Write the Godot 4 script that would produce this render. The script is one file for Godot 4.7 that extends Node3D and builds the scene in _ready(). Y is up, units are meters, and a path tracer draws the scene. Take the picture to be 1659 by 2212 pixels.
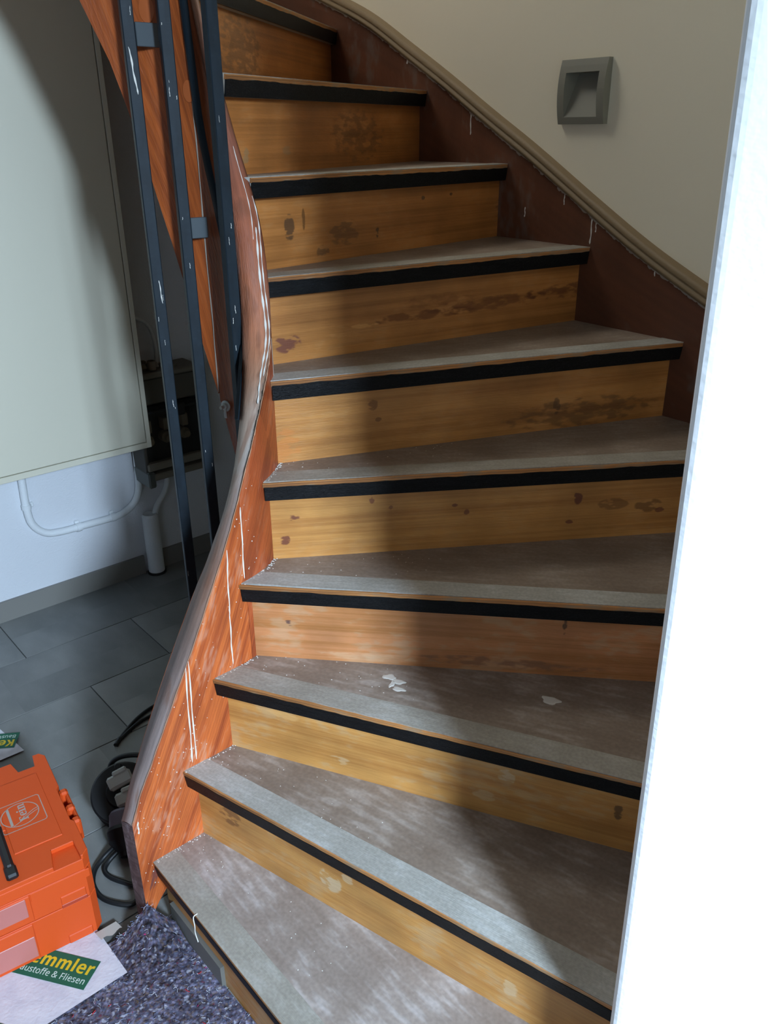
extends Node3D

# ---------------------------------------------------------------- small helpers
var used := {}
var M := {}
var rng := RandomNumberGenerator.new()

func numbered(n: String) -> String:
	if not used.has(n):
		used[n] = 0
		return n
	used[n] += 1
	return "%s_%03d" % [n, used[n]]

func mb() -> SurfaceTool:
	var st := SurfaceTool.new()
	st.begin(Mesh.PRIMITIVE_TRIANGLES)
	return st

func obj(called: String, st: SurfaceTool, mat: Material, parent: Node = self) -> MeshInstance3D:
	var o := MeshInstance3D.new()
	o.mesh = st.commit()
	o.material_override = mat
	o.cast_shadow = GeometryInstance3D.SHADOW_CASTING_SETTING_ON
	o.name = numbered(called) if parent == self else called
	parent.add_child(o, true)
	return o

func struct(called: String, st: SurfaceTool, mat: Material) -> MeshInstance3D:
	var o := obj(called, st, mat)
	o.set_meta("kind", "structure")
	return o

func tag(o: Node, label: String, category: String, group := "") -> void:
	o.set_meta("label", label)
	o.set_meta("category", category)
	if group != "":
		o.set_meta("group", group)

func thing(called: String, label: String, category: String, at := Vector3.ZERO, group := "") -> Node3D:
	var o := Node3D.new()
	o.name = numbered(called)
	add_child(o)
	o.position = at
	tag(o, label, category, group)
	return o

func vert(st: SurfaceTool, p: Vector3, n: Vector3, uv: Vector2) -> void:
	st.set_normal(n)
	st.set_uv(uv)
	st.add_vertex(p)

# a triangle turned so that it faces along «out»
func tri(st: SurfaceTool, a: Vector3, b: Vector3, c: Vector3, out: Vector3, ua := Vector2.ZERO, ub := Vector2.ZERO, uc := Vector2.ZERO) -> void:
	var n := (b - a).cross(c - a)
	if n.length_squared() < 1e-16:
		return
	n = n.normalized()
	if n.dot(out) > 0.0:
		vert(st, a, n, ua)
		vert(st, c, n, uc)
		vert(st, b, n, ub)
	else:
		n = -n
		vert(st, a, n, ua)
		vert(st, b, n, ub)
		vert(st, c, n, uc)

func quad(st: SurfaceTool, a: Vector3, b: Vector3, c: Vector3, d: Vector3, out: Vector3, uv := []) -> void:
	var u: Array = uv
	if u.is_empty():
		u = [Vector2(0, 0), Vector2((b - a).length(), 0), Vector2((b - a).length(), (c - b).length()), Vector2(0, (c - b).length())]
	tri(st, a, b, c, out, u[0], u[1], u[2])
	tri(st, a, c, d, out, u[0], u[2], u[3])

# a smooth grid: rows of points, rows of normals, rows of uv
func sheet(st: SurfaceTool, P: Array, N: Array, U: Array) -> void:
	for i in P.size() - 1:
		for j in P[i].size() - 1:
			for t in [[[i, j], [i + 1, j], [i + 1, j + 1]], [[i, j], [i + 1, j + 1], [i, j + 1]]]:
				var a: Vector3 = P[t[0][0]][t[0][1]]
				var b: Vector3 = P[t[1][0]][t[1][1]]
				var c: Vector3 = P[t[2][0]][t[2][1]]
				var n: Vector3 = N[t[0][0]][t[0][1]] + N[t[1][0]][t[1][1]] + N[t[2][0]][t[2][1]]
				var f := (b - a).cross(c - a)
				if f.length_squared() < 1e-18:
					continue
				var order := [0, 2, 1] if f.dot(n) > 0.0 else [0, 1, 2]
				for k in order:
					vert(st, P[t[k][0]][t[k][1]], N[t[k][0]][t[k][1]], U[t[k][0]][t[k][1]])

func tube(st: SurfaceTool, path: Array, r, sides := 10, caps := true) -> void:
	var P := []
	var N := []
	var U := []
	var side := Vector3.ZERO
	var run := 0.0
	for i in path.size():
		var a: Vector3 = path[maxi(i - 1, 0)]
		var b: Vector3 = path[mini(i + 1, path.size() - 1)]
		var t := (b - a).normalized()
		if side == Vector3.ZERO:
			side = t.cross(Vector3.UP if absf(t.y) < 0.9 else Vector3.RIGHT).normalized()
		side = (side - t * side.dot(t)).normalized()
		var up := side.cross(t)
		var rad: float = r[i] if r is Array else r
		if i > 0:
			run += (path[i] - path[i - 1]).length()
		var p := []
		var n := []
		var u := []
		for k in sides + 1:
			var w := TAU * k / sides
			var d := side * cos(w) + up * sin(w)
			n.append(d)
			p.append(path[i] + d * rad)
			u.append(Vector2(float(k) / sides * 0.1, run))
		P.append(p)
		N.append(n)
		U.append(u)
	sheet(st, P, N, U)
	if caps:
		for e in [0, path.size() - 1]:
			var o: Vector3 = path[e] - path[1] if e == 0 else path[e] - path[e - 1]
			for k in sides:
				tri(st, path[e], P[e][k], P[e][k + 1], o)

func smooth_path(pts: Array, n := 8) -> Array:
	var out := []
	for i in pts.size() - 1:
		var a: Vector3 = pts[maxi(i - 1, 0)]
		var b: Vector3 = pts[i]
		var c: Vector3 = pts[i + 1]
		var d: Vector3 = pts[mini(i + 2, pts.size() - 1)]
		for k in n:
			out.append(b.cubic_interpolate(c, a, d, float(k) / n))
	out.append(pts[-1])
	return out

# lathe about the local y axis of xf: profile of Vector2(radius, height)
func lathe(st: SurfaceTool, xf: Transform3D, prof: Array, sides := 32) -> void:
	for i in prof.size() - 1:
		var a: Vector2 = prof[i]
		var b: Vector2 = prof[i + 1]
		if a.distance_to(b) < 1e-6:
			continue
		var nn := Vector2(b.y - a.y, a.x - b.x).normalized()
		var P := [[], []]
		var N := [[], []]
		var U := [[], []]
		for k in sides + 1:
			var w := TAU * k / sides
			var d := Vector3(cos(w), 0, sin(w))
			for e in 2:
				var q: Vector2 = a if e == 0 else b
				P[e].append(xf * (d * q.x + Vector3.UP * q.y))
				N[e].append((xf.basis * (d * nn.x + Vector3.UP * nn.y)).normalized())
				U[e].append(Vector2(float(k) / sides, q.y))
		sheet(st, P, N, U)

# a chamfered box: xf puts its centre, size is full size
func bbox(st: SurfaceTool, xf: Transform3D, size: Vector3, bev := 0.002) -> void:
	var h := size * 0.5
	var b := minf(bev, minf(h.x, minf(h.y, h.z)) * 0.95)
	var pt := func(ax: int, s: Vector3) -> Vector3:
		var v := Vector3(s.x * (h.x - b), s.y * (h.y - b), s.z * (h.z - b))
		v[ax] = s[ax] * h[ax]
		return v
	for ax in 3:
		var a1 := (ax + 1) % 3
		var a2 := (ax + 2) % 3
		for s in [-1.0, 1.0]:
			var c := []
			var uv := []
			for k in [[-1, -1], [1, -1], [1, 1], [-1, 1]]:
				var v := Vector3.ZERO
				v[ax] = s
				v[a1] = k[0]
				v[a2] = k[1]
				var p: Vector3 = pt.call(ax, v)
				c.append(xf * p)
				uv.append(Vector2(p[a1], p[a2]) if ax != 0 else Vector2(p.z, p.y))
			var o := Vector3.ZERO
			o[ax] = s
			quad(st, c[0], c[1], c[2], c[3], xf.basis * o, uv)
	for ax in 3:
		var a1 := (ax + 1) % 3
		var a2 := (ax + 2) % 3
		for s1 in [-1.0, 1.0]:
			for s2 in [-1.0, 1.0]:
				var c := []
				for e in [[-1.0, a1], [1.0, a1], [1.0, a2], [-1.0, a2]]:
					var v := Vector3.ZERO
					v[ax] = e[0]
					v[a1] = s1
					v[a2] = s2
					c.append(xf * pt.call(e[1], v))
				var o := Vector3.ZERO
				o[a1] = s1
				o[a2] = s2
				quad(st, c[0], c[1], c[2], c[3], xf.basis * o)
	for sx in [-1.0, 1.0]:
		for sy in [-1.0, 1.0]:
			for sz in [-1.0, 1.0]:
				var v := Vector3(sx, sy, sz)
				tri(st, xf * pt.call(0, v), xf * pt.call(1, v), xf * pt.call(2, v), xf.basis * v)

func at_box(st: SurfaceTool, base: Transform3D, lo: Vector3, hi: Vector3, bev := 0.002) -> void:
	bbox(st, base * Transform3D(Basis(), (lo + hi) * 0.5), (hi - lo).abs(), bev)

# a prism over a plan polygon of Vector2(x, z)
func prism(st: SurfaceTool, poly: Array, y0: float, y1: float, lean := Vector2.ZERO) -> void:
	var pp := PackedVector2Array(poly)
	var idx := Geometry2D.triangulate_polygon(pp)
	for t in range(0, idx.size(), 3):
		for e in [[y0, Vector3.DOWN], [y1, Vector3.UP]]:
			var p := []
			for k in 3:
				var q: Vector2 = pp[idx[t + k]] + (lean if e[0] == y1 else Vector2.ZERO)
				p.append(Vector3(q.x, e[0], q.y))
			tri(st, p[0], p[1], p[2], e[1], pp[idx[t]], pp[idx[t + 1]], pp[idx[t + 2]])
	var cw := Geometry2D.is_polygon_clockwise(pp)
	var run := 0.0
	for i in pp.size():
		var a := pp[i]
		var b := pp[(i + 1) % pp.size()]
		var d := (b - a)
		var o := Vector3(d.y, 0, -d.x) * (-1.0 if cw else 1.0)
		var a1 := a + lean
		var b1 := b + lean
		quad(st, Vector3(a.x, y0, a.y), Vector3(b.x, y0, b.y), Vector3(b1.x, y1, b1.y), Vector3(a1.x, y1, a1.y), o,
			[Vector2(run, y0), Vector2(run + d.length(), y0), Vector2(run + d.length(), y1), Vector2(run, y1)])
		run += d.length()

# ---------------------------------------------------------------- textures
func nz(sd: int, freq: float, w: int, h: int, sx := 1, sy := 1, oct := 4, kind := FastNoiseLite.TYPE_SIMPLEX_SMOOTH) -> PackedByteArray:
	var f := FastNoiseLite.new()
	f.seed = sd
	f.noise_type = kind
	f.frequency = freq
	f.fractal_octaves = oct
	var im := f.get_image(maxi(w / sx, 2), maxi(h / sy, 2), false, false, true)
	im.convert(Image.FORMAT_L8)
	if sx > 1 or sy > 1:
		im.resize(w, h, Image.INTERPOLATE_CUBIC)
	return im.get_data()

func lin(r: float, g: float, b: float) -> Color:
	return Color(r / 255.0, g / 255.0, b / 255.0)

func sstep(a: float, b: float, x: float) -> float:
	var t := clampf((x - a) / (b - a), 0.0, 1.0)
	return t * t * (3.0 - 2.0 * t)

func tex(w: int, h: int, px: PackedByteArray) -> ImageTexture:
	return ImageTexture.create_from_image(Image.create_from_data(w, h, false, Image.FORMAT_RGB8, px))

# planed softwood: grain along u; stains are [u 0-1, v 0-1, radius in px, stretch of v, colour, strength]
func wood(w: int, h: int, sd: int, base: Color, dark: Color, grain: float, haze: Color, haze_amount: float, stains := []) -> ImageTexture:
	var g1 := nz(sd, 0.14, w, h, 48, 1, 3)
	var g2 := nz(sd + 1, 0.03, w, h, 32, 1, 3)
	var bl := nz(sd + 2, 0.006, w, h, 1, 1, 4)
	var fn := nz(sd + 3, 0.05, w, h, 2, 1, 4)
	var px := PackedByteArray()
	px.resize(w * h * 3)
	for i in w * h:
		var a := g1[i] / 255.0
		var b := g2[i] / 255.0
		var c := bl[i] / 255.0
		var t := clampf((a * 0.5 + b * 0.7 - 0.40) * 1.7 * grain, 0.0, 1.0)
		var k := 0.90 + 0.20 * c
		var hz := haze_amount * sstep(0.55, 0.8, c * 0.6 + fn[i] / 255.0 * 0.45)
		px[i * 3] = clampi(int(lerpf(lerpf(base.r, dark.r, t) * k, haze.r, hz) * 255.0), 0, 255)
		px[i * 3 + 1] = clampi(int(lerpf(lerpf(base.g, dark.g, t) * k, haze.g, hz) * 255.0), 0, 255)
		px[i * 3 + 2] = clampi(int(lerpf(lerpf(base.b, dark.b, t) * k, haze.b, hz) * 255.0), 0, 255)
	for s in stains:
		var cx := int(s[0] * w)
		var cy := int(s[1] * h)
		var r := int(s[2])
		var ry := int(s[2] * s[3])
		var col: Color = s[4]
		for y in range(maxi(cy - ry, 0), mini(cy + ry + 1, h)):
			for x in range(maxi(cx - r, 0), mini(cx + r + 1, w)):
				var i := y * w + x
				var d := Vector2(float(x - cx) / r, float(y - cy) / ry).length()
				var m := sstep(1.0, 0.55 if r < 45 else 0.1, d + (fn[i] / 255.0 - 0.5) * 2.2 + (g1[i] / 255.0 - 0.5) * 0.3)
				m *= s[5] * 0.85 * sstep(1.0, 0.8, d)
				if m > 0.01:
					px[i * 3] = int(lerpf(px[i * 3], col.r * 255.0, m))
					px[i * 3 + 1] = int(lerpf(px[i * 3 + 1], col.g * 255.0, m))
					px[i * 3 + 2] = int(lerpf(px[i * 3 + 2], col.b * 255.0, m))
	return tex(w, h, px)

# worn tread: brown varnish rubbed through to grey dust
func tread_tex(w: int, h: int, sd: int, a: Color, b: Color, c: Color, wear: float) -> ImageTexture:
	var g := nz(sd, 0.09, w, h, 14, 1, 3)
	var bl := nz(sd + 1, 0.008, w, h, 1, 1, 5)
	var sc := nz(sd + 2, 0.085, w, h, 4, 1, 4)
	var sp := nz(sd + 3, 0.16, w, h, 1, 1, 2)
	var px := PackedByteArray()
	px.resize(w * h * 3)
	for i in w * h:
		var t := clampf(bl[i] / 255.0 * 0.7 + g[i] / 255.0 * 0.35 - 0.1, 0.0, 1.0)
		var s := wear * sstep(0.46, 0.88, sc[i] / 255.0 * 0.6 + bl[i] / 255.0 * 0.42)
		var k := 0.93 + 0.14 * sp[i] / 255.0
		if sp[i] > 246:
			s = maxf(s, 0.45)
		px[i * 3] = clampi(int(lerpf(lerpf(a.r, b.r, t), c.r, s) * k * 255.0), 0, 255)
		px[i * 3 + 1] = clampi(int(lerpf(lerpf(a.g, b.g, t), c.g, s) * k * 255.0), 0, 255)
		px[i * 3 + 2] = clampi(int(lerpf(lerpf(a.b, b.b, t), c.b, s) * k * 255.0), 0, 255)
	return tex(w, h, px)

# plain two-tone mottling with specks
func mottle(w: int, h: int, sd: int, freq: float, a: Color, b: Color, speck: Color, amount: float, sx := 1) -> ImageTexture:
	var bl := nz(sd, freq, w, h, sx, 1, 5)
	var sp := nz(sd + 1, 0.14, w, h, 1, 1, 3)
	var px := PackedByteArray()
	px.resize(w * h * 3)
	for i in w * h:
		var t := bl[i] / 255.0
		var s := amount * sstep(0.74, 0.86, sp[i] / 255.0)
		px[i * 3] = int(lerpf(lerpf(a.r, b.r, t), speck.r, s) * 255.0)
		px[i * 3 + 1] = int(lerpf(lerpf(a.g, b.g, t), speck.g, s) * 255.0)
		px[i * 3 + 2] = int(lerpf(lerpf(a.b, b.b, t), speck.b, s) * 255.0)
	return tex(w, h, px)

func felt_tex(n: int) -> ImageTexture:
	var bl := nz(71, 0.012, n, n, 1, 1, 4)
	var f1 := nz(72, 0.055, n, n, 1, 1, 3)
	var f2 := nz(73, 0.075, n, n, 1, 1, 3)
	var f3 := nz(74, 0.05, n, n, 1, 1, 2)
	var px := PackedByteArray()
	px.resize(n * n * 3)
	for i in n * n:
		var v := f1[i] / 255.0 * 0.7 + bl[i] / 255.0 * 0.3
		var c := lin(54, 49, 64).lerp(lin(130, 124, 148), sstep(0.2, 0.85, v))
		c = c.lerp(lin(80, 92, 112), 0.5 * sstep(0.58, 0.7, f2[i] / 255.0))
		c = c.lerp(lin(110, 92, 76), 0.6 * sstep(0.4, 0.28, f2[i] / 255.0))
		c = c.lerp(lin(176, 178, 190), 0.7 * sstep(0.68, 0.8, f3[i] / 255.0))
		c = c.lerp(lin(110, 46, 62), 0.7 * sstep(0.20, 0.12, f3[i] / 255.0))
		px[i * 3] = c.r8
		px[i * 3 + 1] = c.g8
		px[i * 3 + 2] = c.b8
	return tex(n, n, px)

func noise_tex(sd: int, freq: float, n: int, oct := 4) -> ImageTexture:
	var im := Image.create_from_data(n, n, false, Image.FORMAT_L8, nz(sd, freq, n, n, 1, 1, oct))
	return ImageTexture.create_from_image(im)

func mat(c: Color, rough := 0.6, t: Texture2D = null, metal := 0.0) -> StandardMaterial3D:
	var m := StandardMaterial3D.new()
	m.albedo_color = c
	m.roughness = rough
	m.metallic = metal
	if t:
		m.albedo_texture = t
	return m

func bump(m: StandardMaterial3D, t: Texture2D, cm: float, scale := 0.0) -> StandardMaterial3D:
	m.heightmap_enabled = true
	m.heightmap_texture = t
	m.heightmap_scale = cm
	if scale > 0.0:
		m.uv1_triplanar = true
		m.uv1_world_triplanar = true
		m.uv1_scale = Vector3.ONE * scale
	return m

# ---------------------------------------------------------------- the stair's plan, metres, x right and z towards the viewer
const RISE := 0.17684
const H0 := 0.00595
const CTRL := [Vector2(-.492, -1.187), Vector2(-.462, -1.214), Vector2(-.405, -1.266), Vector2(-.34, -1.325), Vector2(-.283, -1.382), Vector2(-.243, -1.44), Vector2(-.221, -1.505), Vector2(-.213, -1.575), Vector2(-.221, -1.635), Vector2(-.248, -1.69), Vector2(-.29, -1.733), Vector2(-.345, -1.76), Vector2(-.42, -1.775), Vector2(-.53, -1.785), Vector2(-.66, -1.78)]
const KS := [0, 8, 16, 24, 32, 40, 48, 56, 64, 72, 80, 84, 88, 92, 96, 100, 104, 108, 112, 116, 120, 124, 128, 132, 140, 148, 156, 168]
const STOP := [.274, .328, .406, .508, .618, .731, .836, .936, 1.01, 1.067, 1.113, 1.14, 1.178, 1.225, 1.28, 1.33, 1.37, 1.405, 1.445, 1.49, 1.55, 1.62, 1.70, 1.78, 1.96, 2.14, 2.36, 2.72]
const VTOP := [.245, .301, .394, .508, .621, .719, .795, .86, .921, .996, 1.079, 1.12, 1.165, 1.225, 1.30, 1.36, 1.405, 1.461, 1.52, 1.58, 1.65, 1.72, 1.79, 1.86, 2.02, 2.18, 2.40, 2.76]
const LOWK := [0, 48, 84, 100, 112, 120, 124, 128, 132, 136, 140, 144, 148, 152, 156, 160, 168]
const LOWH := [0.0, 0.3, .62, .72, .80, .874, .928, .99, 1.055, 1.13, 1.231, 1.348, 1.488, 1.613, 1.699, 1.79, 1.95]
const STEELK := [72, 80, 84, 88, 92, 96, 100, 104, 108, 112, 116, 120, 124, 125.5, 127, 129, 132, 136]
const STEELH := [1.0, 1.08, 1.10, 1.115, 1.127, 1.145, 1.172, 1.212, 1.265, 1.318, 1.376, 1.434, 1.51, 1.59, 1.69, 1.83, 2.0, 2.2]
# nose lines: a point on each, and the plan angle from the inner to the outer end
const NP := [Vector2(-.462, -1.214), Vector2(-.405, -1.278), Vector2(-.34, -1.333), Vector2(-.293, -1.389), Vector2(-.233, -1.465), Vector2(-.205, -1.545), Vector2(-.219, -1.644), Vector2(.32, -2.29), Vector2(.124, -2.542), Vector2(-.132, -2.869), Vector2(-.44, -1.775), Vector2(-.53, -1.785)]
const NA := [-48.6, -34.0, -21.1, -7.1, 7.5, 18.8, 30.6, 46.5, 63.0, 78.0, 93.0, 108.0]
const TH := 0.039
const OVER := 0.027
const E0 := Vector2(.3086, -.72)          # the free edge of the partition
const C1 := Vector2(1.08, -1.40)         # inner corner behind the partition
const RW := Vector2(.5, -2.06)           # a point on the face of the wall string
const RD := Vector2(.6157, .788)         # its direction towards the viewer
const RN := Vector2(.788, -.6157)        # outwards, into the wall
const W0 := Vector2(-.893, -2.75)        # a point on the left wall
const WD := Vector2(.755, -.656)
const WN := Vector2(.656, .755)          # out of the left wall, into the room

var C := []       # stair side of the inner string
var L := []       # direction across the string, towards the well
var SL := []      # running length

func hs(i: int) -> float:
	return H0 + RISE * i

func v3(p: Vector2, h: float) -> Vector3:
	return Vector3(p.x, h, p.y)

func table(ks: Array, hh: Array, k: float) -> float:
	for i in ks.size() - 1:
		if k <= ks[i + 1]:
			return lerpf(hh[i], hh[i + 1], (k - ks[i]) / float(ks[i + 1] - ks[i]))
	return hh[-1]

func plan_curve() -> void:
	var P := [CTRL[0] * 2.0 - CTRL[1]] + CTRL + [CTRL[-1] * 2.0 - CTRL[-2]]
	for i in range(1, P.size() - 2):
		for k in 12:
			var t := k / 12.0
			var a: Vector2 = P[i - 1]
			var b: Vector2 = P[i]
			var c: Vector2 = P[i + 1]
			var d: Vector2 = P[i + 2]
			C.append(0.5 * (2.0 * b + (c - a) * t + (2.0 * a - 5.0 * b + 4.0 * c - d) * t * t + (3.0 * b - a - 3.0 * c + d) * t * t * t))
	C.append(CTRL[-1])
	var s := 0.0
	for i in C.size():
		var t: Vector2 = (C[mini(i + 1, C.size() - 1)] - C[maxi(i - 1, 0)]).normalized()
		L.append(Vector2(t.y, -t.x))
		if i > 0:
			s += C[i].distance_to(C[i - 1])
		SL.append(s)

func ndir(i: int) -> Vector2:
	var a := deg_to_rad(NA[i - 1])
	return Vector2(cos(a), -sin(a))

func tdir(i: int) -> Vector2:
	var a := deg_to_rad(NA[i - 1])
	return Vector2(-sin(a), -cos(a))

# where a plan line meets the inner string: [k, point]
func meet_string(p: Vector2, d: Vector2, near: Vector2) -> Array:
	var n := Vector2(-d.y, d.x)
	var best := []
	var bd := 1e9
	for k in range(C.size() - 1):
		var f0: float = (C[k] - p).dot(n)
		var f1: float = (C[k + 1] - p).dot(n)
		if f0 * f1 <= 0.0 and f0 != f1:
			var t := f0 / (f0 - f1)
			var q: Vector2 = C[k].lerp(C[k + 1], t)
			if q.distance_to(near) < bd:
				bd = q.distance_to(near)
				best = [k + t, q]
	return best

# where it meets the outer walls (0 partition side, 1 right wall, 2 left wall)
func meet_wall(p: Vector2, d: Vector2) -> Array:
	var best := 1e9
	var which := 0
	var lines := [[E0, C1 - E0], [RW, RD], [W0, WD]]
	for i in 3:
		var n := Vector2(-lines[i][1].y, lines[i][1].x)
		var den := d.dot(n)
		if absf(den) > 1e-6:
			var t: float = (lines[i][0] - p).dot(n) / den
			if t > 0.05 and t < best:
				best = t
				which = i
	return [which, p + d * best]

func near_of(i: int) -> Vector2:
	return NP[i - 1] if i <= 7 or i >= 11 else [Vector2(-.25, -1.69), Vector2(-.295, -1.73), Vector2(-.37, -1.765)][i - 8]

# front line of riser i and nose line i: [k at string, inner point, wall index, outer point]
func step_line(i: int, back: float) -> Array:
	var p: Vector2 = NP[i - 1] + tdir(i) * back
	var d := ndir(i)
	var a := meet_string(p, d, near_of(i) + tdir(i) * back)
	var q: Vector2 = a[1]
	var b := meet_wall(q + d * 0.1, d)
	var e: Vector2 = b[1]
	if i == 1:
		e = q + d * 0.86
	return [a[0], q, b[0], e]

# ---------------------------------------------------------------- everything
func _ready() -> void:
	rng.seed = 7
	# camera
	var cam := Camera3D.new()
	cam.name = "camera"
	cam.fov = rad_to_deg(2.0 * atan(1106.0 / 1800.26))
	cam.near = 0.02
	cam.transform = Transform3D(Basis(Vector3(.99998183, -.00547965, .00251235), Vector3(.00602814, .90899506, -.41676329), Vector3(0, .41677086, .90901158)).orthonormalized(), Vector3(0, 1.5, 0))
	add_child(cam)
	cam.current = true
	# air and exposure
	var we := WorldEnvironment.new()
	we.name = "world"
	var env := Environment.new()
	env.background_mode = Environment.BG_SKY
	var sky := Sky.new()
	var sm := ProceduralSkyMaterial.new()
	sm.sky_top_color = lin(150, 175, 205)
	sm.sky_horizon_color = lin(215, 222, 228)
	sm.ground_bottom_color = lin(70, 70, 66)
	sm.ground_horizon_color = lin(150, 150, 146)
	sky.sky_material = sm
	env.sky = sky
	env.tonemap_mode = Environment.TONE_MAPPER_LINEAR
	env.tonemap_exposure = 1.0
	env.sdfgi_enabled = true
	env.ssao_enabled = true
	env.ssil_enabled = true
	we.environment = env
	add_child(we)
	# daylight: a tall narrow window in the wall behind the viewer, and the window high in the stairwell
	area_light("hall_window_light", Vector3(1.43, 2.285, 1.90), Vector3(-.1, .9, -1.7), Vector2(.48, .47), 32.0, lin(204, 229, 255))
	area_light("stairwell_window_light", Vector3(-.75, 3.2, -2.74), Vector3(.3, 2.85, -2.35), Vector2(.9, .8), 2.2, lin(248, 245, 236))
	area_light("added_fill_light", Vector3(-1.0, 1.5, 1.90), Vector3(-.7, .9, -2.7), Vector2(1.0, 1.2), .42, lin(210, 230, 255))  # added fill for the left wall, no window known there
	plan_curve()
	materials()
	build_room()
	build_stairs()
	build_bars()
	build_wall_things()
	build_case()
	build_floor_things()

func area_light(called: String, at: Vector3, to: Vector3, size: Vector2, energy: float, col: Color) -> void:
	var l := AreaLight3D.new()
	l.name = called
	l.area_size = size
	l.light_energy = energy
	l.light_color = col
	l.area_range = 14.0
	l.area_attenuation = 2.0
	l.shadow_enabled = true
	add_child(l)
	l.look_at_from_position(at, to)

func materials() -> void:
	var grit := noise_tex(5, 0.09, 512)
	var fine := noise_tex(6, 0.3, 512, 2)
	M.grit = grit
	M.plaster = bump(mat(lin(248, 248, 246), 0.9), grit, 0.08, 2.2)
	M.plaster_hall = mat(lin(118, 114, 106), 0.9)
	M.plaster_left = bump(mat(lin(214, 217, 221), 0.7), grit, 0.10, 3.0)
	M.plaster_right = bump(mat(lin(246, 239, 215), 0.9), grit, 0.02, 2.0)
	M.grout = mat(lin(62, 62, 60), 0.9)
	M.tile = []
	var tt := mottle(768, 768, 31, 0.006, lin(112, 114, 112), lin(146, 147, 144), lin(160, 160, 158), 0.18, 2)
	for k in 3:
		var s := 1.0 - 0.035 * k
		M.tile.append(bump(mat(Color(s, s, s), 0.45, tt), fine, 0.02))
	M.skirting = mat(lin(128, 126, 120), 0.5)
	M.black = bump(mat(Color.WHITE, 0.42, mottle(512, 128, 41, 0.03, lin(12, 13, 14), lin(25, 26, 28), lin(96, 102, 106), 0.5, 2)), grit, 0.05)
	M.black.metallic_specular = .3
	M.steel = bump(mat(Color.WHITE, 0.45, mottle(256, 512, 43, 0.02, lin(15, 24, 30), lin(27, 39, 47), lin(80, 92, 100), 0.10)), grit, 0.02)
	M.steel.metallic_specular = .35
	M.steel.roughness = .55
	M.steel_tab = mat(lin(72, 80, 84), 0.5)
	M.lip = mat(Color.WHITE, 0.6, wood(1024, 32, 51, lin(196, 134, 76), lin(128, 82, 44), 1.1, lin(150, 136, 118), 0.6))
	M.string = bump(mat(Color.WHITE, 0.45, wood(768, 512, 55, lin(204, 106, 50), lin(154, 70, 34), 1.1, lin(202, 160, 144), 0.5, [[.12, .35, 26, .8, lin(98, 58, 62), .8], [.7, .6, 20, 1.4, lin(130, 66, 40), .5], [.45, .8, 50, .5, lin(196, 150, 140), .4]])), grit, 0.05)
	M.bend = bump(mat(Color.WHITE, 0.45, wood(768, 384, 56, lin(178, 86, 44), lin(128, 58, 32), 1.0, lin(180, 130, 110), 0.35, [[.62, .75, 40, 1.2, lin(100, 74, 50), .6]])), grit, 0.05)
	M.curve = bump(mat(Color.WHITE, 0.4, wood(768, 384, 57, lin(142, 72, 36), lin(104, 50, 26), 0.7, lin(156, 104, 80), 0.3)), grit, 0.05)
	M.upper = bump(mat(Color.WHITE, 0.42, wood(768, 384, 59, lin(172, 86, 36), lin(126, 58, 24), 0.7, lin(160, 96, 60), 0.2)), grit, 0.04)
	M.outer = bump(mat(Color.WHITE, 0.5, wood(1024, 256, 61, lin(110, 68, 48), lin(84, 54, 40), 0.6, lin(114, 98, 90), 0.7)), grit, 0.05)
	M.paint = mat(lin(226, 222, 212), 0.6)
	M.arris = mat(lin(196, 148, 116), 0.7)
	M.filler = mat(lin(168, 156, 142), 0.7)
	M.trim = bump(mat(lin(132, 112, 82), 0.6), grit, 0.05, 3.0)
	M.endgrain = mat(Color.WHITE, 0.7, wood(256, 512, 63, lin(118, 104, 104), lin(84, 72, 72), 1.2, lin(150, 146, 150), 0.7))
	M.cap = bump(mat(Color.WHITE, 0.5, cap_tex()), grit, 0.06)
	M.tread = []
	for k in 4:
		var worn := k == 1
		M.tread.append(bump(mat(Color.WHITE, 0.52, tread_tex(768, 384, 100 + k * 10, lin(140, 126, 116) if worn else lin(126, 110, 97), lin(180, 168, 160) if worn else lin(158, 144, 131), lin(212, 207, 206) if worn else lin(190, 181, 173), [.55, .6, .3, .3][k])), grit, 0.04))
	M.nosing = [bump(mat(Color.WHITE, 0.55, tread_tex(1024, 64, 151, lin(160, 158, 150), lin(184, 183, 177), lin(200, 202, 200), 0.5)), grit, 0.04),
		bump(mat(Color.WHITE, 0.55, tread_tex(1024, 64, 157, lin(152, 147, 136), lin(174, 169, 159), lin(190, 188, 182), 0.4)), grit, 0.04)]
	M.white = bump(mat(lin(222, 226, 228), 0.55), grit, 0.08, 4.0)
	M.cabinet = mat(lin(214, 210, 190), 0.42)
	M.dark = mat(lin(28, 28, 27), 0.7)
	M.fuse = mat(lin(120, 114, 100), 0.6)
	M.grey = mat(lin(138, 138, 126), 0.5)
	M.chrome = mat(lin(206, 206, 200), 0.3, null, 0.3)
	M.orange = bump(mat(lin(214, 82, 32), 0.5), fine, 0.015, 6.0)
	M.orange.metallic_specular = .35
	M.orange_dark = mat(lin(176, 62, 34), 0.45)
	M.logo = mat(lin(172, 158, 148), 0.5)
	M.window_pink = mat(lin(190, 116, 106), 0.3)
	M.rubber = mat(lin(22, 24, 26), 0.5)
	M.plug = mat(lin(188, 194, 190), 0.6)
	M.paper = bump(mat(Color.WHITE, 0.7, mottle(512, 512, 81, 0.02, lin(206, 204, 214), lin(226, 224, 230), lin(190, 190, 196), 0.2)), grit, 0.05)
	M.green = mat(lin(22, 98, 74), 0.6)
	M.yellow = mat(lin(226, 196, 44), 0.6)
	M.print_white = mat(lin(206, 226, 214), 0.6)
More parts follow.
